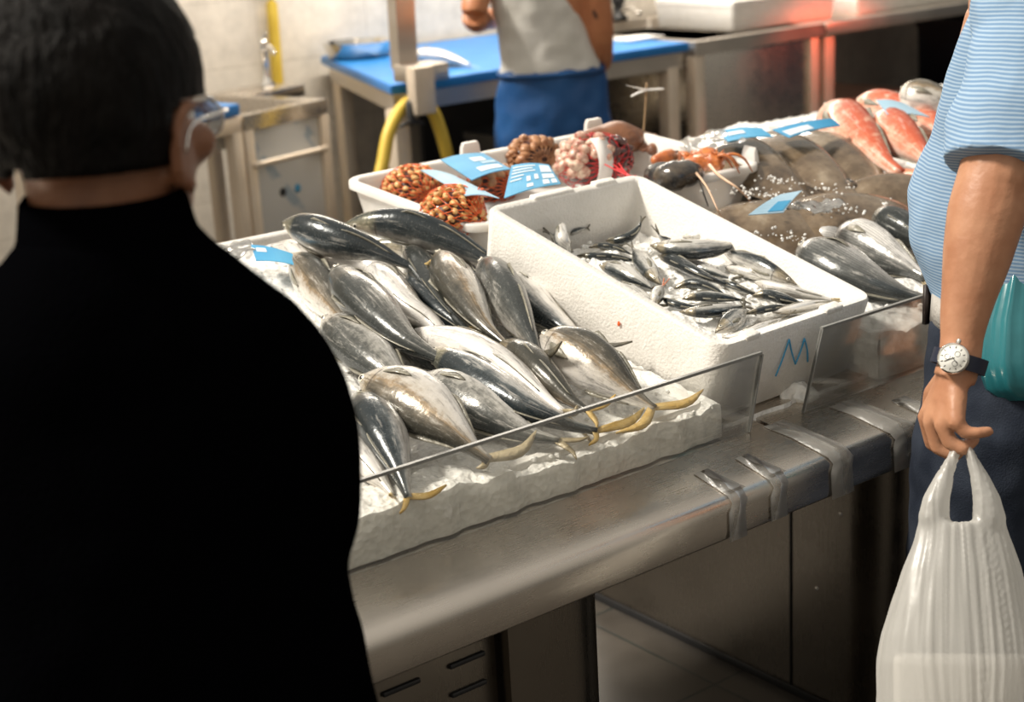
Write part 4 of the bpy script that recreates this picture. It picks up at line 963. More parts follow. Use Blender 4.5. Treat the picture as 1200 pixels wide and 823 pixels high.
# ------------------------------------------------------------------ price cards
def quad_card(label, q, m, marks=(), name='price_card', th=.0016):
    q = [V(p) for p in q]; n = (q[1] - q[0]).cross(q[3] - q[0]).normalized()
    if n.z < 0: n = -n
    t = thing(name, label, 'card', (q[0] + q[1] + q[2] + q[3]) / 4)
    def B(u, v): return (q[0] * (1 - u) + q[1] * u) * (1 - v) + (q[3] * (1 - u) + q[2] * u) * v
    bm = bmesh.new(); R = []
    for i in range(9):
        u = i / 8; off = n * .004 * math.sin(PI * u); R.append([B(u, 0) + off, B(u, 1) + off, B(u, 1) + off - n * th, B(u, 0) + off - n * th])
    loft(bm, R); obj('sheet', bm, m, t, False)
    for u0, v0, u1, v1, mm in marks:
        bm = bmesh.new(); R = []
        for i in range(5):
            u = u0 + (u1 - u0) * i / 4; off = n * (.004 * math.sin(PI * u) + .0004); R.append([B(u, v0) + off, B(u, v1) + off, B(u, v1) + off + n * .0005, B(u, v0) + off + n * .0005])
        loft(bm, R); obj('print', bm, M[mm], t, False)
    return t
W_, D_ = 'print_white', 'print_dark'
quad_card('blue price card with a white picture strip, lying across the net bags at the back', [(1.753, 2.485, 1.135), (1.833, 2.452, 1.140), (1.737, 2.240, 1.145), (1.642, 2.234, 1.140)], M['card_blue'], [(.35, .70, .9, .88, W_), (.5, .25, .8, .45, W_), (.6, .48, .95, .60, 'card_pale')])
quad_card('pale blue card tilted between the two orange net bags', [(1.662, 2.424, 1.135), (1.652, 2.304, 1.140), (1.539, 2.021, 1.150), (1.548, 2.128, 1.140)], M['card_pale'])
quad_card('blue price card printed with white boxes, beside the red net bag', [(1.742, 2.245, 1.150), (1.789, 2.193, 1.150), (1.734, 2.095, 1.135), (1.606, 2.095, 1.130)], M['card_blue'],
    [(.06, .10, .62, .14, W_), (.06, .20, .55, .24, W_), (.06, .30, .60, .34, W_), (.06, .42, .34, .46, W_), (.06, .54, .30, .58, W_), (.40, .52, .48, .70, W_), (.56, .48, .64, .68, W_), (.72, .10, .96, .42, W_), (.72, .50, .96, .70, W_), (.70, .75, .82, .94, W_), (.40, .80, .52, .92, W_), (.86, .75, .96, .94, W_)])
quad_card('light blue card on the head of the olive turbot at the back', [(2.234, 2.197, 1.150), (2.283, 2.127, 1.156), (2.267, 2.081, 1.145), (2.177, 2.116, 1.145)], M['card_blue'], [(.1, .3, .5, .6, W_)])
quad_card('light blue card left of the red fish on the dark turbot', [(2.322, 2.133, 1.147), (2.465, 2.101, 1.153), (2.467, 2.081, 1.140), (2.305, 2.073, 1.139)], M['card_blue'], [(.05, .4, .5, .9, W_)])
quad_card('white and blue card curling up on the front turbot', [(1.895, 1.796, 1.090), (1.994, 1.813, 1.107), (2.045, 1.810, 1.106), (1.956, 1.773, 1.087)], M['card_pale'], [(.05, .5, .45, .95, 'card_blue')])
quad_card('grey-blue card lying on the red fish beside the blue shirt', [(2.660, 2.146, 1.163), (2.704, 2.106, 1.153), (2.685, 2.025, 1.133), (2.592, 2.062, 1.148)], M['card_pale'])
quad_card('torn blue label on the ice at the back left, beside the black shoulder', [(1.243, 2.342, 1.078), (1.255, 2.225, 1.078), (1.234, 2.162, 1.070), (1.210, 2.268, 1.068)], M['card_blue'], [(.1, .2, .35, .45, W_)])
# ice flakes added as glint spots on the flatfish
bm = bmesh.new()
for (c, sp, n) in (((2.041, 1.901, 1.098), .05, 46), ((2.146, 1.966, 1.101), .03, 26), ((1.937, 1.762, 1.060), .03, 26), ((2.100, 1.789, 1.074), .045, 46), ((2.052, 1.886, 1.076), .03, 16), ((2.185, 1.893, 1.087), .05, 30), ((2.219, 1.801, 1.065), .04, 18)):
    for k in range(n):
        p = V(c) + V((random.gauss(0, sp * .6), random.gauss(0, sp * .9), -.008)); s = random.uniform(.0012, .0036)
        r = bmesh.ops.create_icosphere(bm, subdivisions=1, radius=s); e = Matrix.Rotation(random.random() * 6, 3, 'X') @ Matrix.Rotation(random.random() * 6, 3, 'Z')
        for v in r['verts']: v.co = e @ V((v.co.x * random.uniform(.7, 1.4), v.co.y, v.co.z * .7)) + p
flk = obj('glint_flakes', bm, M['ice'], None, False); tag(flk, 'ice flakes scattered as glint spots on the turbots', 'ice', None, 'stuff')
# plastic wraps
def wrap(label, q, seed):
    q = [V(p) for p in q]; bm = bmesh.new(); g = []
    for j in range(17):
        row = []
        for i in range(17):
            u, v = i / 16, j / 16; p = (q[0] * (1 - u) + q[1] * u) * (1 - v) + (q[3] * (1 - u) + q[2] * u) * v
            row.append(bm.verts.new(p + V((0, 0, .012 * nz(p, 30, seed) + .006 * nz(p, 80, seed)))))
        g.append(row)
    for j in range(16):
        for i in range(16): bm.faces.new((g[j][i], g[j][i + 1], g[j + 1][i + 1], g[j + 1][i]))
    o = obj('plastic_wrap', bm, M['wrap']); s = o.modifiers.new('t', 'SOLIDIFY'); s.thickness = .0006
    return tag(o, label, 'plastic wrap')
wrap('crumpled clear plastic at the back left corner beside the torn blue label', [(1.214, 2.400, 1.070), (1.257, 2.373, 1.077), (1.239, 2.306, 1.073), (1.189, 2.312, 1.064)], 3)
wrap('crumpled clear plastic over the olive turbot behind the crate handle', [(2.226, 2.322, 1.120), (2.220, 2.183, 1.153), (2.198, 2.080, 1.145), (2.141, 2.169, 1.121)], 8)
wrap('crumpled clear plastic along the ridge of the front turbot pair', [(2.012, 1.810, 1.081), (2.102, 1.791, 1.084), (2.096, 1.753, 1.079), (2.017, 1.746, 1.078)], 5)
# stick with a white clip
t = thing('marker_stick', 'thin wooden stick with a white clip standing in the back of the shellfish crate', 'stick', (2.309, 2.500, 1.090))
bm = bmesh.new(); tube(bm, [(2.303, 2.500, 1.065), (2.317, 2.500, 1.156), (2.324, 2.500, 1.217)], .0022, 8, 20); obj('stick', bm, M['wood'], t)
bm = bmesh.new(); tube(bm, [(2.372, 2.500, 1.198), (2.324, 2.500, 1.202), (2.290, 2.490, 1.210), (2.255, 2.490, 1.220)], [.0045, .0055, .003, .0008], 8, 20, .5); tube(bm, [(2.321, 2.500, 1.200), (2.298, 2.500, 1.198), (2.278, 2.500, 1.193)], [.004, .0045, .0035], 8, 12, .5); obj('clip', bm, M['white_plastic'], t)

# ------------------------------------------------------------------ preparation area at the back wall
def bxp(name, lo, hi, m, t, bev=.004, Mx=None): return auto(obj(name, BX(lo, hi, bev, 2, Mx), m, t))
# long table with the blue cutting board
t = thing('worktable', 'steel worktable with a blue board top behind the shellfish crate', 'table', (4.2, 5.6, 0))
bm = bmesh.new(); loft(bm, [[V((x, y, z)) for x, y in ((3.43, 5.17), (5.08, 5.17), (5.08, 6.46), (3.90, 6.46))] for z in (.866, .905)])
bmesh.ops.bevel(bm, geom=bm.edges[:], offset=.006, segments=2, affect='EDGES'); auto(obj('board', bm, M['blue_board'], t))
bm = bmesh.new(); loft(bm, [[V((x, y, z)) for x, y in ((3.46, 5.20), (5.06, 5.20), (5.06, 6.44), (3.93, 6.44))] for z in (.79, .866)]); auto(obj('apron', bm, M['steel_pale'], t))
for x, y in ((3.49, 5.23), (3.96, 6.38), (5.0, 5.23), (5.0, 6.38)): bxp('leg', (x - .035, y - .035, 0), (x + .035, y + .035, .80), M['frame_steel'], t, .006)
# sink cabinet on the left, turned slightly
SM = Matrix.Translation((2.846, 5.317, 0)) @ Matrix.Rotation(math.radians(16.2), 4, 'Z')
t = thing('sink_cabinet', 'steel sink cabinet with film-covered door panel at the left of the back wall', 'sink', SM @ V((.23, .25, 0)))
bm = bmesh.new()
rr_ = lambda ins, z, r: rrect(.235, .42, .24 - ins, .425 - ins, r, z, 4, lambda p: SM @ p)
loft(bm, [rr_(0, .79, .006), rr_(0, .85, .006), rr_(.05, .85, .02), rr_(.055, .845, .02), rr_(.07, .70, .04)]); auto(obj('basin', bm, M['steel'], t))
for x, y in ((.02, .02), (.45, .02), (.02, .66), (.45, .66)): bxp('leg', (x - .025, y - .025, 0), (x + .025, y + .025, .80), M['frame_steel'], t, .004, SM)
bxp('rear_ledge', (.476, .44, .80), (.82, .68, .85), M['steel'], t, .004, SM)
bxp('door_panel', (.045, .012, .16), (.425, .024, .79), M['film_steel'], t, .002, SM)
bm = bmesh.new(); tube(bm, [SM @ V((.02, -.008, .655)), SM @ V((.44, -.008, .655))], .012, 10, 8); obj('towel_bar', bm, M['frame_steel'], t)
for x, m_ in ((.185, 'black'), (.27, 'card_blue')):
    bm = bmesh.new(); p = SM @ V((x, .010, .52)); ball(bm, p, (.018, .018, .006), SM.to_3x3() @ Matrix.Rotation(PI / 2, 3, 'X'), 14, 6); obj('lock_hole' if m_ == 'black' else 'sticker', bm, M[m_], t)
t = thing('faucet', 'slim chrome faucet standing at the back of the left sink', 'faucet', (3.367, 6.045, 0.850))
fp = V((3.367, 6.045, 0.850))
bm = bmesh.new(); loft(bm, [ering(fp + V((0, 0, z)), (r, 0, 0), (0, r, 0), 16) for z, r in ((0, .035), (.012, .035), (.03, .022), (.05, .014), (.14, .013), (.15, .016), (.19, .018), (.205, .012))]); obj('column', bm, M['chrome'], t)
bm = bmesh.new(); tube(bm, [fp + V((0, -.01, .16)), fp + V((-.005, -.06, .18)), fp + V((-.01, -.11, .15))], .009, 10, 14); obj('spout', bm, M['chrome'], t)
bm = bmesh.new(); tube(bm, [fp + V((0, 0, .20)), fp + V((.01, -.01, .235))], .006, 8, 6); obj('lever', bm, M['chrome'], t)
# small prep table at the far left
LM = Matrix.Translation((2.255, 5.14, 0)) @ Matrix.Rotation(math.radians(16.2), 4, 'Z')
t = thing('prep_table', 'small steel table with a blue board, left of the sink cabinet', 'table', LM @ V((.3, .25, 0)))
bxp('top_frame', (-.1, 0, .79), (.60, .5, .85), M['frame_steel'], t, .004, LM)
bxp('board', (-.1, .0, .855), (.60, .30, .90), M['blue_board'], t, .006, LM)
for x, y in ((.575, .025), (-.07, .025), (.575, .47), (-.07, .47)): bxp('leg', (x - .025, y - .025, 0), (x + .025, y + .025, .80), M['frame_steel'], t, .004, LM)
bp = LM @ V((.40, .10, .90))
bm = bmesh.new(); loft(bm, [ering(bp + V((0, 0, z)), (r, 0, 0), (0, r, 0), 24) for z, r in ((0, .07), (.01, .09), (.035, .115), (.04, .12), (.038, .112), (.012, .085))]); auto(tag(obj('steel_bowl', bm, M['chrome']), 'shallow steel bowl on the blue board of the small left table', 'bowl'), 60)
# yellow hoses
hx = V((3.656, 6.450, 0.797))
bm = bmesh.new(); tube(bm, [(hx.x - .02, 6.455, 2.6), (hx.x - .005, 6.46, 1.9), (hx.x + .005, 6.455, 1.2), (hx.x, 6.455, .55), (hx.x + .05, 6.4, .08), (hx.x + .3, 6.35, .03)], .027, 12, 50)
tag(obj('yellow_hose', bm, M['yellow']), 'straight yellow hose running down the wall beside the faucet', 'hose')
bm = bmesh.new(); tube(bm, [(3.265, 5.060, 0.553), (3.303, 5.070, 0.630), (3.354, 5.090, 0.738), (3.432, 5.110, 0.817), (3.511, 5.120, 0.843), (3.582, 5.120, 0.797), (3.617, 5.120, 0.716), (3.646, 5.120, 0.601), (3.663, 5.120, 0.483), (3.62, 5.1, .12), (3.3, 5.0, .03)], .026, 12, 60)
tag(obj('yellow_hose', bm, M['yellow']), 'looped yellow hose hung behind the clamp of the steel post', 'hose')
# clamp-on steel post
t = thing('steel_post', 'square steel post clamped on the front edge of the blue board', 'post', (3.55, 5.2, .905))
a = V((3.511, 5.160, 1.230)); b = V((3.497, 5.160, 0.986))
bm = bmesh.new(); ux, uy = V((.045, 0, 0)), V((0, .03, 0)); up = (a - b).normalized()
loft(bm, [[p - ux - uy, p + ux - uy, p + ux + uy, p - ux + uy] for p in (b - V((0, 0, .02)), V((a.x, a.y, 1.9)))]); auto(obj('tube', bm, M['steel_pale'], t))
k = V((3.530, 5.150, 0.963)); bxp('clamp_plate', (b.x - .055, 5.03, k.z - .045), (k.x + .09, 5.165, k.z + .022), M['steel_pale'], t, .006)
k0, k1 = V((3.486, 5.030, 0.962)), V((3.472, 5.030, 0.797)); bxp('clamp_block', (k0.x - .048, 5.01, k1.z), (k0.x + .048, 5.07, k0.z + .02), M['frame_steel'], t, .006)
bm = bmesh.new(); v = V((3.424, 5.040, 0.773)); chain(bm, [V((3.440, 5.060, 0.839)), v], [.018, .014]); tube(bm, [v + V((-.055, 0, -.012)), v, v + V((.06, 0, -.014))], [.006, .010, .006], 8, 14); obj('valve', bm, M['black'], t)
# pan and fish on the board
pc = V((3.972, 6.231, 0.908))
bm = bmesh.new(); loft(bm, [ering(pc + V((0, 0, z)), (r, 0, 0), (0, r, 0), 40) for z, r in ((0, .13), (.006, .145), (.065, .165), (.072, .172), (.070, .158), (.012, .138))])
auto(tag(obj('steel_pan', bm, M['chrome']), 'round shallow steel pan on the left end of the blue board', 'pan'), 60)
make_fish('white_fish', 'plump white fish lying on the blue board behind the steel post', 'fish', None, [(3.782, 5.616, 0.945), (3.874, 5.607, 0.950), (3.926, 5.522, 0.945), (3.950, 5.414, 0.930), (3.947, 5.338, 0.920)], .055, .035, (200, 200), 'horse', 'fin', n=(0, 0, 1), small=True, tfin='white_plastic')
bm = bmesh.new(); q = V((5.052, 5.502, 0.908)); loft(bm, [[q + V((x, y, z + .006 * math.sin(x * 30))) for x, y in ((-.11, -.08), (.10, -.09), (.12, .07), (-.09, .09))] for z in (0, .012)])
tag(obj('white_paper', bm, M['paper']), 'folded white paper on the blue board right of the vendor', 'paper')
# clutter under the board
for i, (x0, x1, y0, z1, lab) in enumerate(((4.26, 4.60, 5.45, .55, 'tall dark bin under the blue board behind the vendor'), (4.64, 4.94, 5.45, .42, 'low dark bin under the right end of the blue board'))):
    bm = bmesh.new(); cx, cy = (x0 + x1) / 2, y0 + .2
    loft(bm, [rrect(cx, cy, (x1 - x0) / 2 * k, .2 * k, .04, z, 4) for z, k in ((0, .82), (.01, .85), (z1 - .03, .98), (z1 - .03, 1.04), (z1, 1.04), (z1, .94), (.03, .80))])
    auto(tag(obj('bin', bm, M['rubber']), lab, 'bin'))
bxp_ = BX((4.35, 6.3, 0), (4.95, 6.33, .785), .002); tag(obj('back_panel', bxp_, M['rubber'], None, False), 'dark panel standing against the wall under the blue board', 'panel')
# steel sink unit at the right
t = thing('sink_unit', 'wide steel sink cabinet between the blue board and the open worktable', 'sink', (5.55, 5.55, 0))
bm = bmesh.new(); fr_ = lambda ins, z, r: rrect(5.545, 5.78, .445 - ins, .63 - ins, r, z, 4)
loft(bm, [fr_(0, .845, .006), fr_(0, .905, .006), fr_(.06, .905, .03), fr_(.065, .90, .03), fr_(.08, .72, .05)]); auto(obj('basin', bm, M['steel_pale'], t))
bxp('cabinet_body', (5.105, 5.17, .12), (5.94, 6.40, .845), M['steel'], t)
for x in (5.13, 5.92): bxp('leg', (x - .03, 5.155, 0), (x + .03, 5.215, .84), M['frame_steel'], t)
fp = V((5.72, 6.36, .905))
t = thing('faucet', 'black-handled tap at the back of the right sink', 'faucet', fp)
bm = bmesh.new(); loft(bm, [ering(fp + V((0, 0, z)), (r, 0, 0), (0, r, 0), 14) for z, r in ((0, .05), (.02, .05), (.03, .03), (.08, .028), (.10, .04), (.13, .035), (.14, .01))]); obj('handle', bm, M['black'], t)
bm = bmesh.new(); tube(bm, [fp + V((0, -.02, .05)), fp + V((0, -.10, .07)), fp + V((0, -.17, .04))], .012, 8, 14); obj('spout', bm, M['chrome'], t)
# open table with shelf
t = thing('worktable', 'open steel worktable with a pale lower shelf at the right of the back wall', 'table', (7.2, 5.5, 0))
bxp('table_top', (6.0, 5.15, .845), (8.6, 6.42, .905), M['steel_pale'], t)
bxp('lower_shelf', (6.02, 5.25, .34), (7.35, 6.40, .39), M['pinkwood'], t)
for x in (6.045, 7.40, 8.54):
    for y in (5.20, 6.36): bxp('leg', (x - .035, y - .03, 0), (x + .035, y + .03, .845), M['frame_steel'], t)
def foam(label, lo, hi):
    t = thing('foam_box', label, 'box', ((lo[0] + hi[0]) / 2, (lo[1] + hi[1]) / 2, lo[2]))
    cx, cy, hx_, hy_ = (lo[0] + hi[0]) / 2, (lo[1] + hi[1]) / 2, (hi[0] - lo[0]) / 2, (hi[1] - lo[1]) / 2; f = lambda i, z: rrect(cx, cy, hx_ - i, hy_ - i, .02, z, 4)
    bm = bmesh.new(); loft(bm, [f(.02, lo[2]), f(.012, lo[2] + .01), f(.004, hi[2] - .03), f(0, hi[2] - .028), f(0, hi[2] - .004), f(.004, hi[2]), f(.03, hi[2]), f(.04, lo[2] + .02)]); auto(obj('box_shell', bm, M['white_foam'], t))
    return t
foam('wide white foam box on the right sink unit', (5.50, 5.30, .906), (6.25, 5.85, 1.05))
foam('white foam box at the far right end of the steel worktable', (6.35, 5.25, .906), (7.25, 5.75, 1.0))
bm = bmesh.new(); cx, cy = 7.9, 5.55
loft(bm, [rrect(cx, cy, .34 * k, .28 * k, .05, z, 4) for z, k in ((0, .9), (.02, .94), (.70, 1), (.72, 1.03), (.76, 1.03), (.76, .95), (.05, .88))]); auto(tag(obj('bin', bm, M['navy']), 'big dark navy bin under the right end of the steel worktable', 'bin'))
# unseen strip lamp, added to brighten the back wall and preparation area
t = thing('added_strip_lamp', 'long white strip lamp added out of view to brighten the back wall', 'lamp', (4.3, 6.3, 2.75))
bxp('housing', (2.9, 5.55, 2.78), (5.9, 5.75, 2.84), M['white_plastic'], t)
em, nt_, b_ = new_mat('added_lamp_tube'); b_.inputs['Emission Color'].default_value = (1, .93, .82, 1); b_.inputs['Emission Strength'].default_value = 12
bm = bmesh.new(); tube(bm, [(2.95, 5.65, 2.755), (5.85, 5.65, 2.755)], .022, 10, 6); obj('tube', bm, em, t)
for x in (3.2, 5.6): bxp('bracket', (x - .02, 5.62, 2.80), (x + .02, 6.52, 2.83), M['frame_steel'], t)
# unseen red lamp, added to cast the red glow on the steel
lp = V((6.1, 4.72, 1.22))
t = thing('added_red_lamp', 'small red lamp added out of view for the red glow on the steel', 'lamp', lp + V((0, 0, .05)))
bm = bmesh.new(); loft(bm, [ering(lp + V((0, 0, z)), (r, 0, 0), (0, r, 0), 20) for z, r in ((.0, .09), (.06, .07), (.11, .03), (.16, .02), (.155, .01), (.10, .02), (.055, .06), (.0, .085))]); auto(obj('lamp_shade', bm, M['black'], t))
bm = bmesh.new(); tube(bm, [lp + V((0, 0, .15)), lp + V((0, .4, .9)), (lp.x, 6.5, 2.6)], .006, 6, 20); obj('lamp_cord', bm, M['black'], t)

# ------------------------------------------------------------------ people
def limb(bm, pts, rs, n=16, m=None, flat=1.0, up=V((0, 0, 1))): tube(bm, pts, rs, n, m or 10 * len(pts), flat, up)

def hand(bm, wrist, kn, fingers, thumb, rf=.0088):
    """wrist point, four knuckle points, per-finger joint lists, thumb joints"""
    wrist = V(wrist)
    for k in kn: capsule(bm, wrist.lerp(V(k), .12), k, .0165, .0115, 10)
    for a, b in zip(kn, kn[1:]): capsule(bm, V(a).lerp(wrist, .12), V(b).lerp(wrist, .12), .0115, .0115, 8); capsule(bm, V(a).lerp(wrist, .45), V(b).lerp(wrist, .45), .0145, .0145, 8)
    for k, f, s in zip(kn, fingers, (1, 1.04, 1, .88)):
        P = [V(k)] + [V(p) for p in f]; r = [.0108 * s, .0098 * s, .009 * s, .0075 * s]
        chain(bm, P, r[:len(P)])
    T = [V(p) for p in thumb]; chain(bm, [wrist.lerp(T[0], .3)] + T, [.016, .0135, .0115, .0085][:len(T) + 1])

def relaxed_hand(bm, wrist, d, side, palm):
    """d hand direction, side towards the thumb, palm normal"""
    w, d, s, p = V(wrist), V(d).normalized(), V(side).normalized(), V(palm).normalized()
    kn = [w + d * .085 + s * (.028 - .0185 * i) - d * .006 * abs(i - 1) for i in range(4)]
    fs = []
    for i, k in enumerate(kn):
        L = (.072, .08, .074, .058)[i]; fs.append([k + d * L * .5 + p * L * .12, k + d * L * .78 + p * L * .38, k + d * L * .95 + p * L * .65])
    th = [w + d * .03 + s * .035 + p * .012, w + d * .06 + s * .052 + p * .02, w + d * .085 + s * .054 + p * .026]
    hand(bm, w, kn, fs, th)

def head(bm, c, fwd, up=V((0, 0, 1)), s=1.0):
    """head centre at eye level; returns the frame for hair and eyes"""
    c = V(c); f = V(fwd).normalized(); r = f.cross(up).normalized(); u = r.cross(f)
    Mx = Matrix((r, f, u)).transposed()
    def P(x, y, z): return c + Mx @ (V((x, y, z)) * s)
    def E(x, y, z, a, b, d): ball(bm, P(x, y, z), V((a, b, d)) * s, Mx, 24, 16)
    E(0, -.012, .035, .074, .094, .082); E(0, .018, -.03, .062, .070, .075); E(0, .045, -.078, .040, .040, .030)
    E(0, .030, -.055, .055, .055, .045); E(0, .068, .018, .052, .02, .012)
    capsule(bm, P(0, .083, .006), P(0, .103, -.028), .008 * s, .013 * s); E(-.011, .093, -.032, .008, .009, .007); E(.011, .093, -.032, .008, .009, .007)
    E(0, .083, -.058, .022, .008, .005); E(0, .081, -.066, .019, .008, .006)
    for q in (-1, 1):
        E(q * .045, .06, -.018, .022, .022, .018)
        for k in range(7):      # ear rim
            a0, a1 = -1.9 + k * .55, -1.9 + (k + 1) * .55
            p = lambda a: P(q * (.079 + .004 * math.sin(a)), -.012 - .017 * math.cos(a), -.012 + .029 * math.sin(a))
            capsule(bm, p(a0), p(a1), .0052 * s, .0052 * s, 8)
        E(q * .075, -.010, -.016, .006, .014, .022); E(q * .076, -.006, -.042, .006, .008, .009)
    return P, Mx

def eyes(root, P, Mx, s=1.0):
    for q in (-1, 1):
        bm = bmesh.new(); ball(bm, P(q * .032, .072, .0), .0125 * s); e = obj('eye', bm, M['white_plastic'], root)
        bm = bmesh.new(); ball(bm, P(q * .032, .0815, .0), .0055 * s); obj('iris', bm, M['hair'], e)

def torso(bm, secs, org, rt, fw, n=28, p=2.3):
    rings = []
    for z, hw, hd, oy, ox in secs: rings.append(ering(V(org) + V((0, 0, z)) + rt * ox + fw * oy, rt * hw, fw * hd, n, p))
    loft(bm, rings)

def wrinkle(o, amp, f, seed=0):
    me = o.data; ns = [v.normal.copy() for v in me.vertices]
    for v, n in zip(me.vertices, ns):
        v.co += n * amp * (nz(v.co, f, seed) + .5 * nz(v.co, f * 2.3, seed + 3))

# --- customer in black, seen from behind
ORG = V((.475, 1.125, 0)); FW = V((.37, .93, 0)).normalized(); RT = V((FW.y, -FW.x, 0)); UP = V((0, 0, 1))
def L1(x, y, z): return ORG + RT * x + FW * y + UP * z
t = thing('person', 'person with dark hair and black coat seen from behind at the left', 'person', ORG)
bm = bmesh.new()
torso(bm, [(.80, .15, .10, 0, 0), (.95, .13, .095, 0, 0), (1.1, .135, .10, 0, 0), (1.25, .12, .085, 0, 0), (1.31, .10, .07, 0, 0), (1.36, .062, .06, 0, 0)], ORG, RT, FW)
limb(bm, [L1(0, -.005, 1.35), L1(.0, .0, 1.40), L1(.004, .012, 1.47)], [.062, .056, .060])
for q in (-1, 1):
    limb(bm, [L1(q * .10, 0, .84), L1(q * .10, .01, .45), L1(q * .10, -.01, .08)], [.078, .052, .038]); chain(bm, [L1(q * .10, -.03, .045), L1(q * .10, .13, .03)], [.042, .03])
    limb(bm, [L1(q * .10, 0, 1.27), L1(q * .12, .01, 1.06), L1(q * .08, .17, .98)], [.045, .038, .026]); relaxed_hand(bm, L1(q * .08, .172, .98), RT * -q + FW * .2, UP, -FW)
hd1 = (FW * math.cos(.55) + RT * math.sin(.55))
HC = L1(.002, .02, 1.486)
P1, Mx1 = head(bm, HC, hd1 - UP * .06, UP, 1.03)
b = remesh(obj('body', bm, M['skin_shaded'], t), .005, 5); eyes(t, P1, Mx1, 1.03)
# hair
bm = bmesh.new()
g = bmesh.ops.create_uvsphere(bm, u_segments=64, v_segments=48, radius=1)
kill = []
for v in g['verts']:
    x, y, z = v.co; q = V((x * .086, y * .106 - .014, z * .096 + .034))
    q *= 1 + .02 * nz(q, 60, 3) + .015 * nz((q.x, q.y, q.z * .3), 160, 1)
    if q.z < -.005: q = V((q.x * (1 + .2 * q.z), q.y, q.z * 1.35))
    front = y > .45 and z < .42
    side = y > -.05 + .12 * nz(v.co, 25) and z < -.16
    v.co = P1(q.x, q.y, q.z)
    if front or side or z < -.60 + .10 * nz(v.co, 30): kill.append(v)
bmesh.ops.delete(bm, geom=kill, context='VERTS')
h = obj('hair', bm, M['hair'], t); sm = h.modifiers.new('t', 'SOLIDIFY'); sm.thickness = .008; sm.offset = -1
# coat
bm = bmesh.new()
torso(bm, [(.52, .20, .135, 0, 0), (.75, .19, .13, 0, 0), (.95, .176, .12, 0, 0), (1.02, .170, .12, 0, 0), (1.1, .160, .115, 0, 0), (1.22, .146, .11, 0, 0), (1.29, .150, .10, 0, 0), (1.335, .138, .09, -.005, 0), (1.368, .104, .08, -.005, 0), (1.392, .078, .072, -.004, 0), (1.412, .062, .066, -.004, 0)], ORG, RT, FW, 36)
for q in (-1, 1): limb(bm, [L1(q * .09, 0, 1.305), L1(q * .122, -.005, 1.24), L1(q * .108, .03, 1.08), L1(q * .075, .15, .985)], [.058, .060, .046, .040], 20)
c = remesh(obj('coat', bm, M['coat'], t), .007, 8); wrinkle(c, .006, 9, 2)
bm = bmesh.new(); rings = []
for z, r, o_ in ((1.385, .078, 0), (1.41, .068, 0), (1.436, .063, 0), (1.440, .060, 0), (1.42, .058, 0), (1.385, .062, 0)): rings.append(ering(L1(0, -.004, z + .0), RT * r, FW * r * .98, 32))
loft(bm, rings, cap=False); co = obj('collar', bm, M['coat'], c)
# trousers
bm = bmesh.new(); torso(bm, [(.76, .16, .11, 0, 0), (.9, .15, .105, 0, 0)], ORG, RT, FW)
for q in (-1, 1): limb(bm, [L1(q * .095, 0, .84), L1(q * .10, .01, .45), L1(q * .10, -.01, .07)], [.088, .065, .06])
remesh(obj('trousers', bm, M['coat'], t), .009, 5)
for q in (-1, 1):
    bm = bmesh.new(); chain(bm, [L1(q * .10, -.035, .05), L1(q * .10, .05, .045), L1(q * .10, .15, .032)], [.048, .044, .032]); 
    for v in bm.verts: v.co.z = max(.002, v.co.z)
    obj('shoe', bm, M['black'], t)
# glasses
t = thing('eyeglasses', 'silver-rimmed glasses on the person in the black coat', 'glasses', P1(0, .095, 0))
for q in (-1, 1):
    bm = bmesh.new(); R = [P1(q * .034 + .025 * math.cos(a), .101 - .006 * abs(math.cos(a)), -.002 + .019 * math.sin(a)) for a in [2 * PI * k / 24 for k in range(24)]]
    loft(bm, [R, [p + (P1(0, .001, 0) - P1(0, 0, 0)) * 1.6 for p in R]]); obj('lens', bm, M['lens'], t)
    bm = bmesh.new(); tube(bm, R + [R[0]], .0009, 6, 48); tube(bm, [P1(q * .058, .098, .004), P1(q * .078, .06, .006), P1(q * .082, -.004, .002), P1(q * .081, -.018, -.018)], .0013, 6, 24); obj('rim', bm, M['chrome'], t)
bm = bmesh.new(); tube(bm, [P1(-.010, .101, .003), P1(0, .106, .006), P1(.010, .101, .003)], .0015, 6, 10); obj('bridge', bm, M['chrome'], t)

# --- customer in the blue polo
O2 = V((1.905, 1.212, 0)); F2 = V((-.05, 1, 0)).normalized(); R2 = V((F2.y, -F2.x, 0))
def L2(x, y, z): return O2 + R2 * x + F2 * y + UP * z
t = thing('person', 'person in a striped blue polo and dark jeans holding a white bag at the right', 'person', O2)
bm = bmesh.new()
torso(bm, [(.88, .15, .11, 0, 0), (1.0, .14, .11, .0, 0), (1.15, .15, .13, .03, 0), (1.3, .17, .135, .02, 0), (1.45, .17, .11, .0, 0), (1.54, .12, .08, -.01, 0), (1.59, .06, .06, -.01, 0)], O2, R2, F2)
limb(bm, [L2(0, -.01, 1.55), L2(0, .01, 1.68)], [.062, .058])
P2, Mx2 = head(bm, L2(0, .04, 1.73), F2 + R2 * .1 - UP * .1, UP, 1.0)
for q in (-1, 1):
    limb(bm, [L2(q * .09 - .058, 0, .90), L2(q * .092 - .06, .018, .49), L2(q * .10 - .05, -.02, .09)], [.085, .058, .042]); chain(bm, [L2(q * .10 - .05, -.05, .045), L2(q * .11 - .05, .15, .03)], [.045, .032])
# right arm (far side), bent towards the counter
limb(bm, [L2(.19, 0, 1.49), L2(.24, .0, 1.22), L2(.22, .05, 1.0)], [.055, .046, .030]); relaxed_hand(bm, L2(.22, .055, .98), V((0, .2, -1)), F2, -R2)
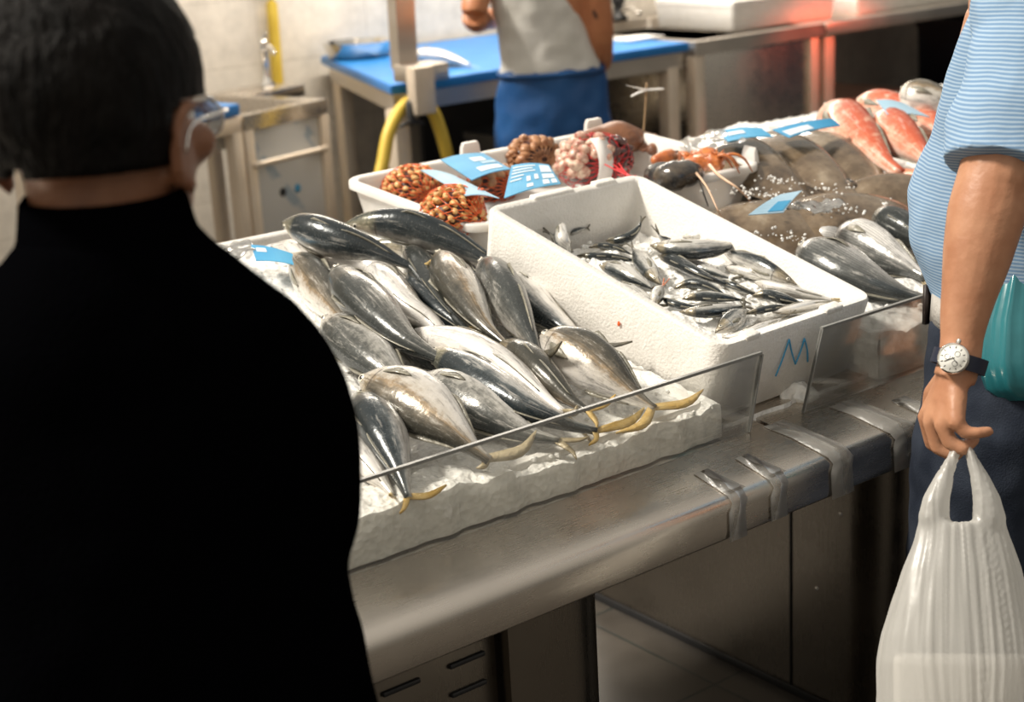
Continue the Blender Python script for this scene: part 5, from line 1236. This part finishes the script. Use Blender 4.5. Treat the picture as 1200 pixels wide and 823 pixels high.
# left arm, hanging with a wrist watch
sh, el, wr = L2(-.150, -.030, 1.45), V((1.646, 1.139, 1.269)), V((1.558, 1.122, 1.050))
chain(bm, [L2(-.14, 0, 1.47), sh, sh.lerp(el, .5), el], [.058, .056, .052, .047])
vd = (V((1.617, 1.124, 1.173)) - V((1.600, 1.137, 1.175))).normalized()
limb(bm, [sh.lerp(el, .75), el, V((1.625, 1.137, 1.224)), V((1.600, 1.133, 1.164)), V((1.576, 1.129, 1.104)), wr, V((1.548, 1.122, 1.028))], [.048, .0475, .0485, .0430, .034, .0265, .0265], 20, 60, .9, vd.cross(UP))
hand(bm, (1.553, 1.123, 1.042), [(1.545, 1.160, 0.971), (1.530, 1.141, 0.974), (1.521, 1.117, 0.978), (1.519, 1.096, 0.987)],
     [[(1.555, 1.157, 0.933), (1.569, 1.141, 0.920), (1.576, 1.128, 0.932)], [(1.535, 1.133, 0.940), (1.545, 1.116, 0.931), (1.557, 1.108, 0.943)], [(1.523, 1.107, 0.956), (1.530, 1.093, 0.949), (1.547, 1.089, 0.957)], [(1.524, 1.085, 0.974), (1.533, 1.074, 0.974), (1.547, 1.068, 0.974)]],
     [(1.570, 1.168, 0.994), (1.575, 1.177, 0.958), (1.582, 1.162, 0.932)])
b2 = remesh(obj('body', bm, M['skin'], t), .0036, 4)
eyes(t, P2, Mx2)
for v in b2.data.vertices:   # veins and creases of the forearm
    pass
bm = bmesh.new(); g = bmesh.ops.create_uvsphere(bm, u_segments=40, v_segments=30, radius=1); kill = []
for v in g['verts']:
    x, y, z = v.co; v.co = P2(x * .081, y * .101 - .014, z * .09 + .036)
    if (y > .4 and z < .5) or z < -.35 or (y > -.1 and z < -.1): kill.append(v)
bmesh.ops.delete(bm, geom=kill, context='VERTS'); h = obj('hair', bm, M['hair'], t); h.modifiers.new('t', 'SOLIDIFY').thickness = .006
# polo shirt
bm = bmesh.new()
torso(bm, [(1.012, .166, .142, .005, 0), (1.045, .174, .150, .012, 0), (1.13, .184, .168, .035, 0), (1.20, .186, .166, .035, 0), (1.30, .186, .145, .015, 0), (1.42, .19, .122, -.005, 0), (1.50, .165, .10, -.01, 0), (1.56, .10, .085, -.01, 0), (1.59, .075, .075, -.01, 0)], O2, R2, F2, 40, 2.15)
e2 = el.lerp(sh, .03)
chain(bm, [L2(-.10, 0, 1.49), sh], [.078, .076])
limb(bm, [sh.lerp(el, -.05), sh.lerp(el, .3), sh.lerp(el, .65), e2], [.062, .070, .073, .072], 24)
limb(bm, [L2(.13, 0, 1.49), L2(.20, 0, 1.42), L2(.235, 0, 1.27)], [.07, .07, .068], 20)
sh_ = remesh(obj('polo_shirt', bm, M['polo'], t), .006, 6); wrinkle(sh_, .007, 9, 4)
# belt and jeans
bm = bmesh.new(); loft(bm, [ering(L2(-.022, .008, z), R2 * hw, F2 * hd, 40, 2.2) for z, hw, hd in ((1.02, .160, .136), (1.02, .166, .142), (1.062, .164, .140), (1.062, .158, .134))], cap=False); obj('belt', bm, M['belt'], t)
jm = bmesh.new()
torso(jm, [(.80, .165, .112, .006, -.062), (.92, .168, .126, .006, -.055), (1.035, .162, .136, .006, -.025)], O2, R2, F2, 36, 2.3)
for q in (-1, 1): limb(jm, [L2(q * .085 - .058, .008, .90), L2(q * .088 - .066, .012, .78), L2(q * .092 - .060, .02, .5), L2(q * .10 - .05, -.01, .07)], [.100, .100, .086, .075], 22)
jn = remesh(obj('jeans', jm, M['jeans'], t), .007, 6); wrinkle(jn, .007, 11, 8)
bm = bmesh.new(); a = L2(-.10, .135, 1.04); 
for sx in (-.125,): p = L2(sx, .112, 1.04); loft(bm, [[p + R2 * x + F2 * .014 + UP * z for x, z in ((-.007, -.028), (.007, -.028), (.007, .03), (-.007, .03))], [p + R2 * x + F2 * .020 + UP * z for x, z in ((-.007, -.028), (.007, -.028), (.007, .03), (-.007, .03))]])
obj('belt_loop', bm, M['leather'], jn)
for q in (-1, 1):
    bm = bmesh.new(); chain(bm, [L2(q * .10 - .05, -.06, .05), L2(q * .105 - .05, .05, .048), L2(q * .11 - .05, .17, .034)], [.052, .048, .036])
    for v in bm.verts: v.co.z = max(.002, v.co.z)
    obj('shoe', bm, M['leather'], t)
# watch
ax = (V((1.548, 1.122, 1.028)) - wr).normalized()
vdir = V((1.473, 1.087, 1.073)) - wr; nrm = (vdir - ax * vdir.dot(ax)).normalized(); tg = ax.cross(nrm)
t = thing('wristwatch', 'steel wristwatch with a pale dial and navy strap on the left wrist', 'watch', wr)
bm = bmesh.new(); r0 = .0305; rings = []
for k in range(33):
    a = 2 * PI * k / 32; d = nrm * math.cos(a) + tg * math.sin(a) ; c0 = wr + d * r0 * (1 if abs(math.sin(a)) < .7 else 1.02)
    rings.append([c0 - ax * .0095, c0 + ax * .0095, c0 + ax * .0095 + d * .003, c0 - ax * .0095 + d * .003])
loft(bm, rings, cap=False); auto(obj('strap', bm, M['strap'], t))
dc = wr + nrm * (r0 + .001)
bm = bmesh.new(); loft(bm, [ering(dc + nrm * z, tg * r, ax * r, 40) for z, r in ((-.003, .0185), (.006, .0195), (.0085, .0190), (.0095, .0175), (.0075, .0165))]); cs = auto(obj('case', bm, M['chrome'], t), 50)
bm = bmesh.new(); loft(bm, [ering(dc + nrm * z, tg * .0166, ax * .0166, 36) for z in (.0068, .0082)]); dl = obj('dial', bm, M['dial'], cs)
bm = bmesh.new()
for k in range(12):
    a = 2 * PI * k / 12; d = tg * math.cos(a) + ax * math.sin(a); tube(bm, [dc + nrm * .0084 + d * .0125, dc + nrm * .0084 + d * .0152], .0005, 5, 3)
for a, l in ((.6, .011), (2.5, .008)): d = tg * math.cos(a) + ax * math.sin(a); tube(bm, [dc + nrm * .0087 - d * .002, dc + nrm * .0087 + d * l], .0005, 5, 3)
for dx, dy in ((.007, 0), (-.004, .006), (-.004, -.006)):
    q = dc + nrm * .0083 + tg * dx + ax * dy; tube(bm, [q + tg * .0033 * math.cos(2 * PI * k / 14) + ax * .0033 * math.sin(2 * PI * k / 14) for k in range(15)], .0003, 4, 28)
obj('hands_and_marks', bm, M['black'], cs)
bm = bmesh.new(); q = dc + nrm * .004; e = ax.cross(nrm); chain(bm, [q - ax * .018 + V((0, 0, 0)), q - ax * .0225], [.003, .003]); obj('crown', bm, M['chrome'], cs)

# carrier bag
t = thing('carrier_bag', 'white plastic carrier bag hanging from the hand in front of the jeans', 'bag', (1.438, 1.023, 0.595))
bm = bmesh.new()
ir = (V((1.535, 1.054, 0.875)) - V((1.519, 1.067, 0.876))) / 20.0     # one image-pixel step to the right at the bag
fwd = V((1.518, 1.079, 0.873)) - V((1.511, 1.074, 0.877)); fwd.normalize()
def bring(c, hw, hd, amp, k, ph, n=72):
    c = V(c); out = []
    for i in range(n):
        a = 2 * PI * i / n; e = 1 + amp * (math.cos(k * a + ph) + .6 * math.cos((k * 2 + 3) * a + 2 * ph))
        cs, sn = math.cos(a), math.sin(a)
        out.append(c + ir * hw * e * math.copysign(abs(cs) ** .85, cs) + fwd * hd * e * sn)
    return out
S1 = [bring(p, hw, hd, am * .8, 13, ph) for p, hw, hd, am, ph in (((1.535, 1.105, 0.956), 5, .008, .15, 0), ((1.524, 1.101, 0.940), 6, .010, .15, .3), ((1.506, 1.100, 0.920), 10, .014, .12, .5), ((1.488, 1.098, 0.895), 15, .020, .10, .7), ((1.480, 1.096, 0.873), 18, .024, .08, .9), ((1.478, 1.084, 0.838), 18, .024, .06, 1.0))]
loft(bm, S1)
S2 = [bring(p, hw, hd, am * .8, 13, ph) for p, hw, hd, am, ph in (((1.538, 1.097, 0.959), 5, .008, .15, 0), ((1.536, 1.085, 0.941), 6, .011, .15, .2), ((1.535, 1.072, 0.920), 10, .015, .12, .5), ((1.534, 1.059, 0.892), 16, .022, .10, .7), ((1.531, 1.052, 0.870), 19, .025, .08, .9), ((1.520, 1.050, 0.835), 19, .024, .06, 1.0))]
loft(bm, S2)
S3 = [bring(p, hw, hd, am * .4, 17, ph) for p, hw, hd, am, ph in (((1.505, 1.073, 0.864), 51, .028, .03, 0), ((1.500, 1.067, 0.839), 59, .036, .03, .2), ((1.493, 1.062, 0.811), 70, .046, .04, .4), ((1.483, 1.055, 0.771), 82, .058, .035, .5), ((1.474, 1.047, 0.731), 94, .068, .03, .6), ((1.467, 1.040, 0.701), 100, .074, .02, .7), ((1.454, 1.029, 0.645), 101, .076, .02, .8), ((1.443, 1.019, 0.595), 99, .074, .02, .9), ((1.440, 1.016, 0.582), 90, .066, .02, 1))]
loft(bm, S3)
bs_ = remesh(obj('bag_skin', bm, M['carrier'], t), .0028, 16)
bc = V((1.485, 1.055, 0.776)); ns_ = [v.normal.copy() for v in bs_.data.vertices]
for v, n_ in zip(bs_.data.vertices, ns_):
    d_ = v.co - bc; a_ = math.atan2(d_.dot(fwd), d_.dot(ir.normalized())); zz = d_.z
    v.co += n_ * (.0018 * noise.noise(V((math.cos(a_) * 9, math.sin(a_) * 9, zz * 5))) + .0012 * noise.noise(V((math.cos(a_) * 26, math.sin(a_) * 26, zz * 9))))
bm = bmesh.new(); c0, c1_ = V((1.468, 1.042, 0.708)), V((1.442, 1.018, 0.591)); rr = []
for f, k in ((0, .93), (.02, .96), (.98, .96), (1, .93)):
    c = c0.lerp(c1_, f); rr.append([c + ir * 82 * k * sx * (1 - .06 * q) + fwd * .050 * k * sy * (1 - .06 * q) for sx, sy, q in ((-1, -.8, 0), (-.9, -1, 0), (.9, -1, 0), (1, -.8, 0), (1, .8, 0), (.9, 1, 0), (-.9, 1, 0), (-1, .8, 0))])
loft(bm, rr); auto(tag(obj('food_package', bm, M['white_foam']), 'pale boxy package inside the white carrier bag', 'package'))
# teal bag under the arm
t = thing('teal_bag', 'shiny teal plastic bag carried behind the forearm of the person in blue', 'bag', (1.720, 1.155, 0.956))
bm = bmesh.new()
loft(bm, [bring(p, hw, hd, am, 7, ph) for p, hw, hd, am, ph in (((1.800, 1.190, 1.174), 14, .012, .12, .2), ((1.793, 1.183, 1.143), 28, .025, .09, .4), ((1.779, 1.178, 1.099), 42, .040, .06, .6), ((1.764, 1.169, 1.045), 54, .050, .05, .8), ((1.751, 1.158, 0.990), 58, .055, .04, 1.0), ((1.748, 1.149, 0.959), 54, .050, .04, 1.1), ((1.749, 1.141, 0.943), 40, .035, .04, 1.2))])
obj('bag_skin', bm, M['bag_teal'], t)

# --- vendor at the blue board
O3 = V((3.95, 4.80, 0)); F3 = V((.42, .91, 0)).normalized(); R3 = V((F3.y, -F3.x, 0))
def L3(x, y, z): return O3 + R3 * x + F3 * y + UP * z
t = thing('person', 'fish vendor in a pale tee and blue apron, back turned, working at the blue board', 'person', O3)
bm = bmesh.new()
torso(bm, [(.88, .15, .11, 0, 0), (1.0, .15, .11, 0, 0), (1.15, .17, .115, 0, 0), (1.3, .18, .115, 0, 0), (1.42, .17, .10, 0, 0), (1.48, .11, .08, 0, 0), (1.53, .06, .06, 0, 0)], O3, R3, F3)
limb(bm, [L3(0, -.01, 1.48), L3(0, .02, 1.62)], [.062, .056]); P3, Mx3 = head(bm, L3(0, .05, 1.67), F3 - UP * .35, UP, 1.0)
for q in (-1, 1): limb(bm, [L3(q * .095, 0, .88), L3(q * .10, .015, .47), L3(q * .10, -.02, .09)], [.088, .058, .042]); chain(bm, [L3(q * .10, -.05, .045), L3(q * .11, .15, .03)], [.045, .032])
eL, wL = V((3.632, 4.860, 1.162)), L3(-.10, .42, 1.10)
limb(bm, [L3(-.18, 0, 1.42), L3(-.26, 0, 1.30), eL, eL.lerp(wL, .5), wL], [.055, .056, .046, .042, .028]); relaxed_hand(bm, wL, F3 + R3 * .5 - UP * .3, UP + R3, -UP + R3 * .3)
eR, wR = V((4.102, 4.680, 1.032)), L3(.16, .30, .99)
limb(bm, [L3(.13, 0, 1.42), V((4.057, 4.680, 1.291)), V((4.077, 4.660, 1.166)), eR, V((4.189, 4.800, 0.929)), wR], [.055, .060, .060, .054, .046, .028]); relaxed_hand(bm, wR, F3 - R3 * .4 - UP * .1, UP - R3, -UP - R3 * .3)
b3 = remesh(obj('body', bm, M['skin_v'], t), .007, 4); eyes(t, P3, Mx3)
bm = bmesh.new(); g = bmesh.ops.create_uvsphere(bm, u_segments=32, v_segments=24, radius=1); kill = []
for v in g['verts']:
    x, y, z = v.co; v.co = P3(x * .081, y * .101 - .014, z * .09 + .036)
    if (y > .4 and z < .5) or z < -.35 or (y > -.1 and z < -.1): kill.append(v)
bmesh.ops.delete(bm, geom=kill, context='VERTS'); h = obj('hair', bm, M['hair'], t); h.modifiers.new('t', 'SOLIDIFY').thickness = .006
bm = bmesh.new()
torso(bm, [(.915, .208, .142, 0, 0), (.94, .205, .145, 0, 0), (1.0, .196, .138, 0, -.008), (1.12, .186, .135, 0, -.03), (1.25, .180, .13, 0, -.055), (1.38, .185, .12, 0, -.06), (1.46, .13, .10, 0, -.055), (1.51, .08, .08, 0, -.05)], O3, R3, F3, 36, 2.2)
for q in (-1, 1): limb(bm, [L3(q * .12 - .055, 0, 1.42), L3(q * .20 - .055, -.0, 1.36), L3(q * .225 - .05, .0, 1.27)], [.07, .070, .068], 18)
ts = remesh(obj('tee_shirt', bm, M['tee'], t), .007, 10); wrinkle(ts, .010, 8, 5)
bm = bmesh.new()
torso(bm, [(.42, .255, .165, 0, 0), (.6, .25, .165, 0, 0), (.78, .235, .158, 0, 0), (.90, .213, .148, 0, 0), (.945, .208, .146, 0, 0), (.95, .20, .138, 0, 0)], O3, R3, F3, 40, 2.2)
ap = remesh(obj('apron', bm, M['apron'], t), .009, 12); wrinkle(ap, .014, 6, 9)
bm = bmesh.new(); loft(bm, [ering(L3(0, 0, z), R3 * hw, F3 * hd, 40, 2.2) for z, hw, hd in ((.915, .212, .148), (.915, .218, .154), (.935, .217, .153), (.935, .211, .147))], cap=False); obj('apron_tie', bm, M['apron'], ap)
bm = bmesh.new(); 
for q in (-1, 1): limb(bm, [L3(q * .10, 0, .7), L3(q * .10, .01, .4), L3(q * .10, -.01, .07)], [.095, .085, .075])
remesh(obj('trousers', bm, M['jeans'], t), .012, 3)
for q in (-1, 1):
    bm = bmesh.new(); chain(bm, [L3(q * .10, -.06, .05), L3(q * .105, .05, .048), L3(q * .11, .17, .034)], [.058, .052, .04])
    for v in bm.verts: v.co.z = max(.002, v.co.z)
    obj('boot', bm, M['black'], t)
# tattoo on the right upper arm, hugging the skin
from mathutils.bvhtree import BVHTree
dg = bpy.context.evaluated_depsgraph_get(); bv = BVHTree.FromObject(b3, dg); inv = b3.matrix_world.inverted()
bm = bmesh.new()
for pl in ([(3.900, 4.500, 1.205), (3.912, 4.500, 1.185), (3.902, 4.500, 1.167), (3.927, 4.500, 1.159)], [(3.932, 4.500, 1.171), (3.949, 4.500, 1.157), (3.935, 4.500, 1.145), (3.943, 4.500, 1.123)], [(3.914, 4.500, 1.154), (3.939, 4.500, 1.139), (3.957, 4.500, 1.147)]):
    out = []
    for p in pl:
        hit = bv.find_nearest(V(p).lerp(eR.lerp(V((4.095, 4.720, 1.271)), .4), .6))
        out.append(hit[0] + hit[1] * .0012)
    tube(bm, out, .006, 6, 14, .5)
tag(obj('tattoo', bm, M['tattoo'], t), 'dark tattoo on the upper arm')

# ------------------------------------------------------------------ light
def sun(name, d, e, ang, col):
    l = bpy.data.lights.new(name, 'SUN'); l.energy = e; l.angle = math.radians(ang); l.color = col
    o = bpy.data.objects.new(name, l); C.objects.link(o); o.rotation_euler = V(d).to_track_quat('-Z', 'Y').to_euler(); return o
sun('sun_light', (.56, -.34, -.76), 4.9, 10, (1, .93, .82))
l = bpy.data.lights.new('added_red_light', 'SPOT'); l.energy = 170; l.color = (1, .10, .03); l.spot_size = math.radians(120); l.spot_blend = .6; l.shadow_soft_size = .05  # light of the added red lamp
o = bpy.data.objects.new('added_red_light', l); C.objects.link(o); o.location = lp + V((0, 0, .02)); o.rotation_euler = V((.0, .30, -1)).to_track_quat('-Z', 'Y').to_euler()
w = bpy.data.worlds.new('World'); bpy.context.scene.world = w; w.use_nodes = True; nt = w.node_tree
bg = nt.nodes['Background']; tc = N(nt, 'ShaderNodeTexCoord'); sp = N(nt, 'ShaderNodeSeparateXYZ'); nt.links.new(tc.outputs['Generated'], sp.inputs[0])
r1 = ramp(nt, sp.outputs[2], [(.0, (.20, .19, .17)), (.3, (.48, .455, .41)), (1, (.72, .69, .64))]).outputs[0]
r2 = ramp(nt, math_n(nt, 'MULTIPLY', sp.outputs[0], -1.0), [(0, (.75, .74, .72)), (.8, (1.35, 1.28, 1.18))]).outputs[0]
nt.links.new(mix(nt, 1.0, r1, r2, 'MULTIPLY'), bg.inputs['Color']); bg.inputs['Strength'].default_value = 1.22

l = bpy.data.lights.new('added_strip_light', 'AREA'); l.shape = 'RECTANGLE'; l.size = 2.9; l.size_y = .12; l.energy = 110; l.color = (1, .91, .78)  # light of the added strip lamp, brightens the back wall
o = bpy.data.objects.new('added_strip_light', l); C.objects.link(o); o.location = (4.4, 5.65, 2.72); o.rotation_euler = (0, 0, 0)
# ------------------------------------------------------------------ camera
cd = bpy.data.cameras.new('camera'); cam = bpy.data.objects.new('camera', cd); C.objects.link(cam)
cd.sensor_width = 36; cd.lens = 54.66064; cd.clip_start = .05
R = [[0.782882, -0.219367, 0.582215], [-0.619893, -0.19502, 0.760066], [-0.053189, -0.955953, -0.288661]]
cam.matrix_world = Matrix(((R[0][0], -R[0][1], -R[0][2], 0), (R[1][0], -R[1][1], -R[1][2], 0), (R[2][0], -R[2][1], -R[2][2], 1.65), (0, 0, 0, 1)))
cd.dof.use_dof = True; cd.dof.focus_distance = 2.15; cd.dof.aperture_fstop = 5.0
sc = bpy.context.scene; sc.camera = cam
sc.view_settings.view_transform = 'Standard'; sc.view_settings.look = 'None'; sc.view_settings.exposure = 0; sc.view_settings.gamma = 1; sc.view_settings.use_curve_mapping = False
sc.cycles.use_denoising = True; sc.cycles.transparent_max_bounces = 16; sc.cycles.max_bounces = 8
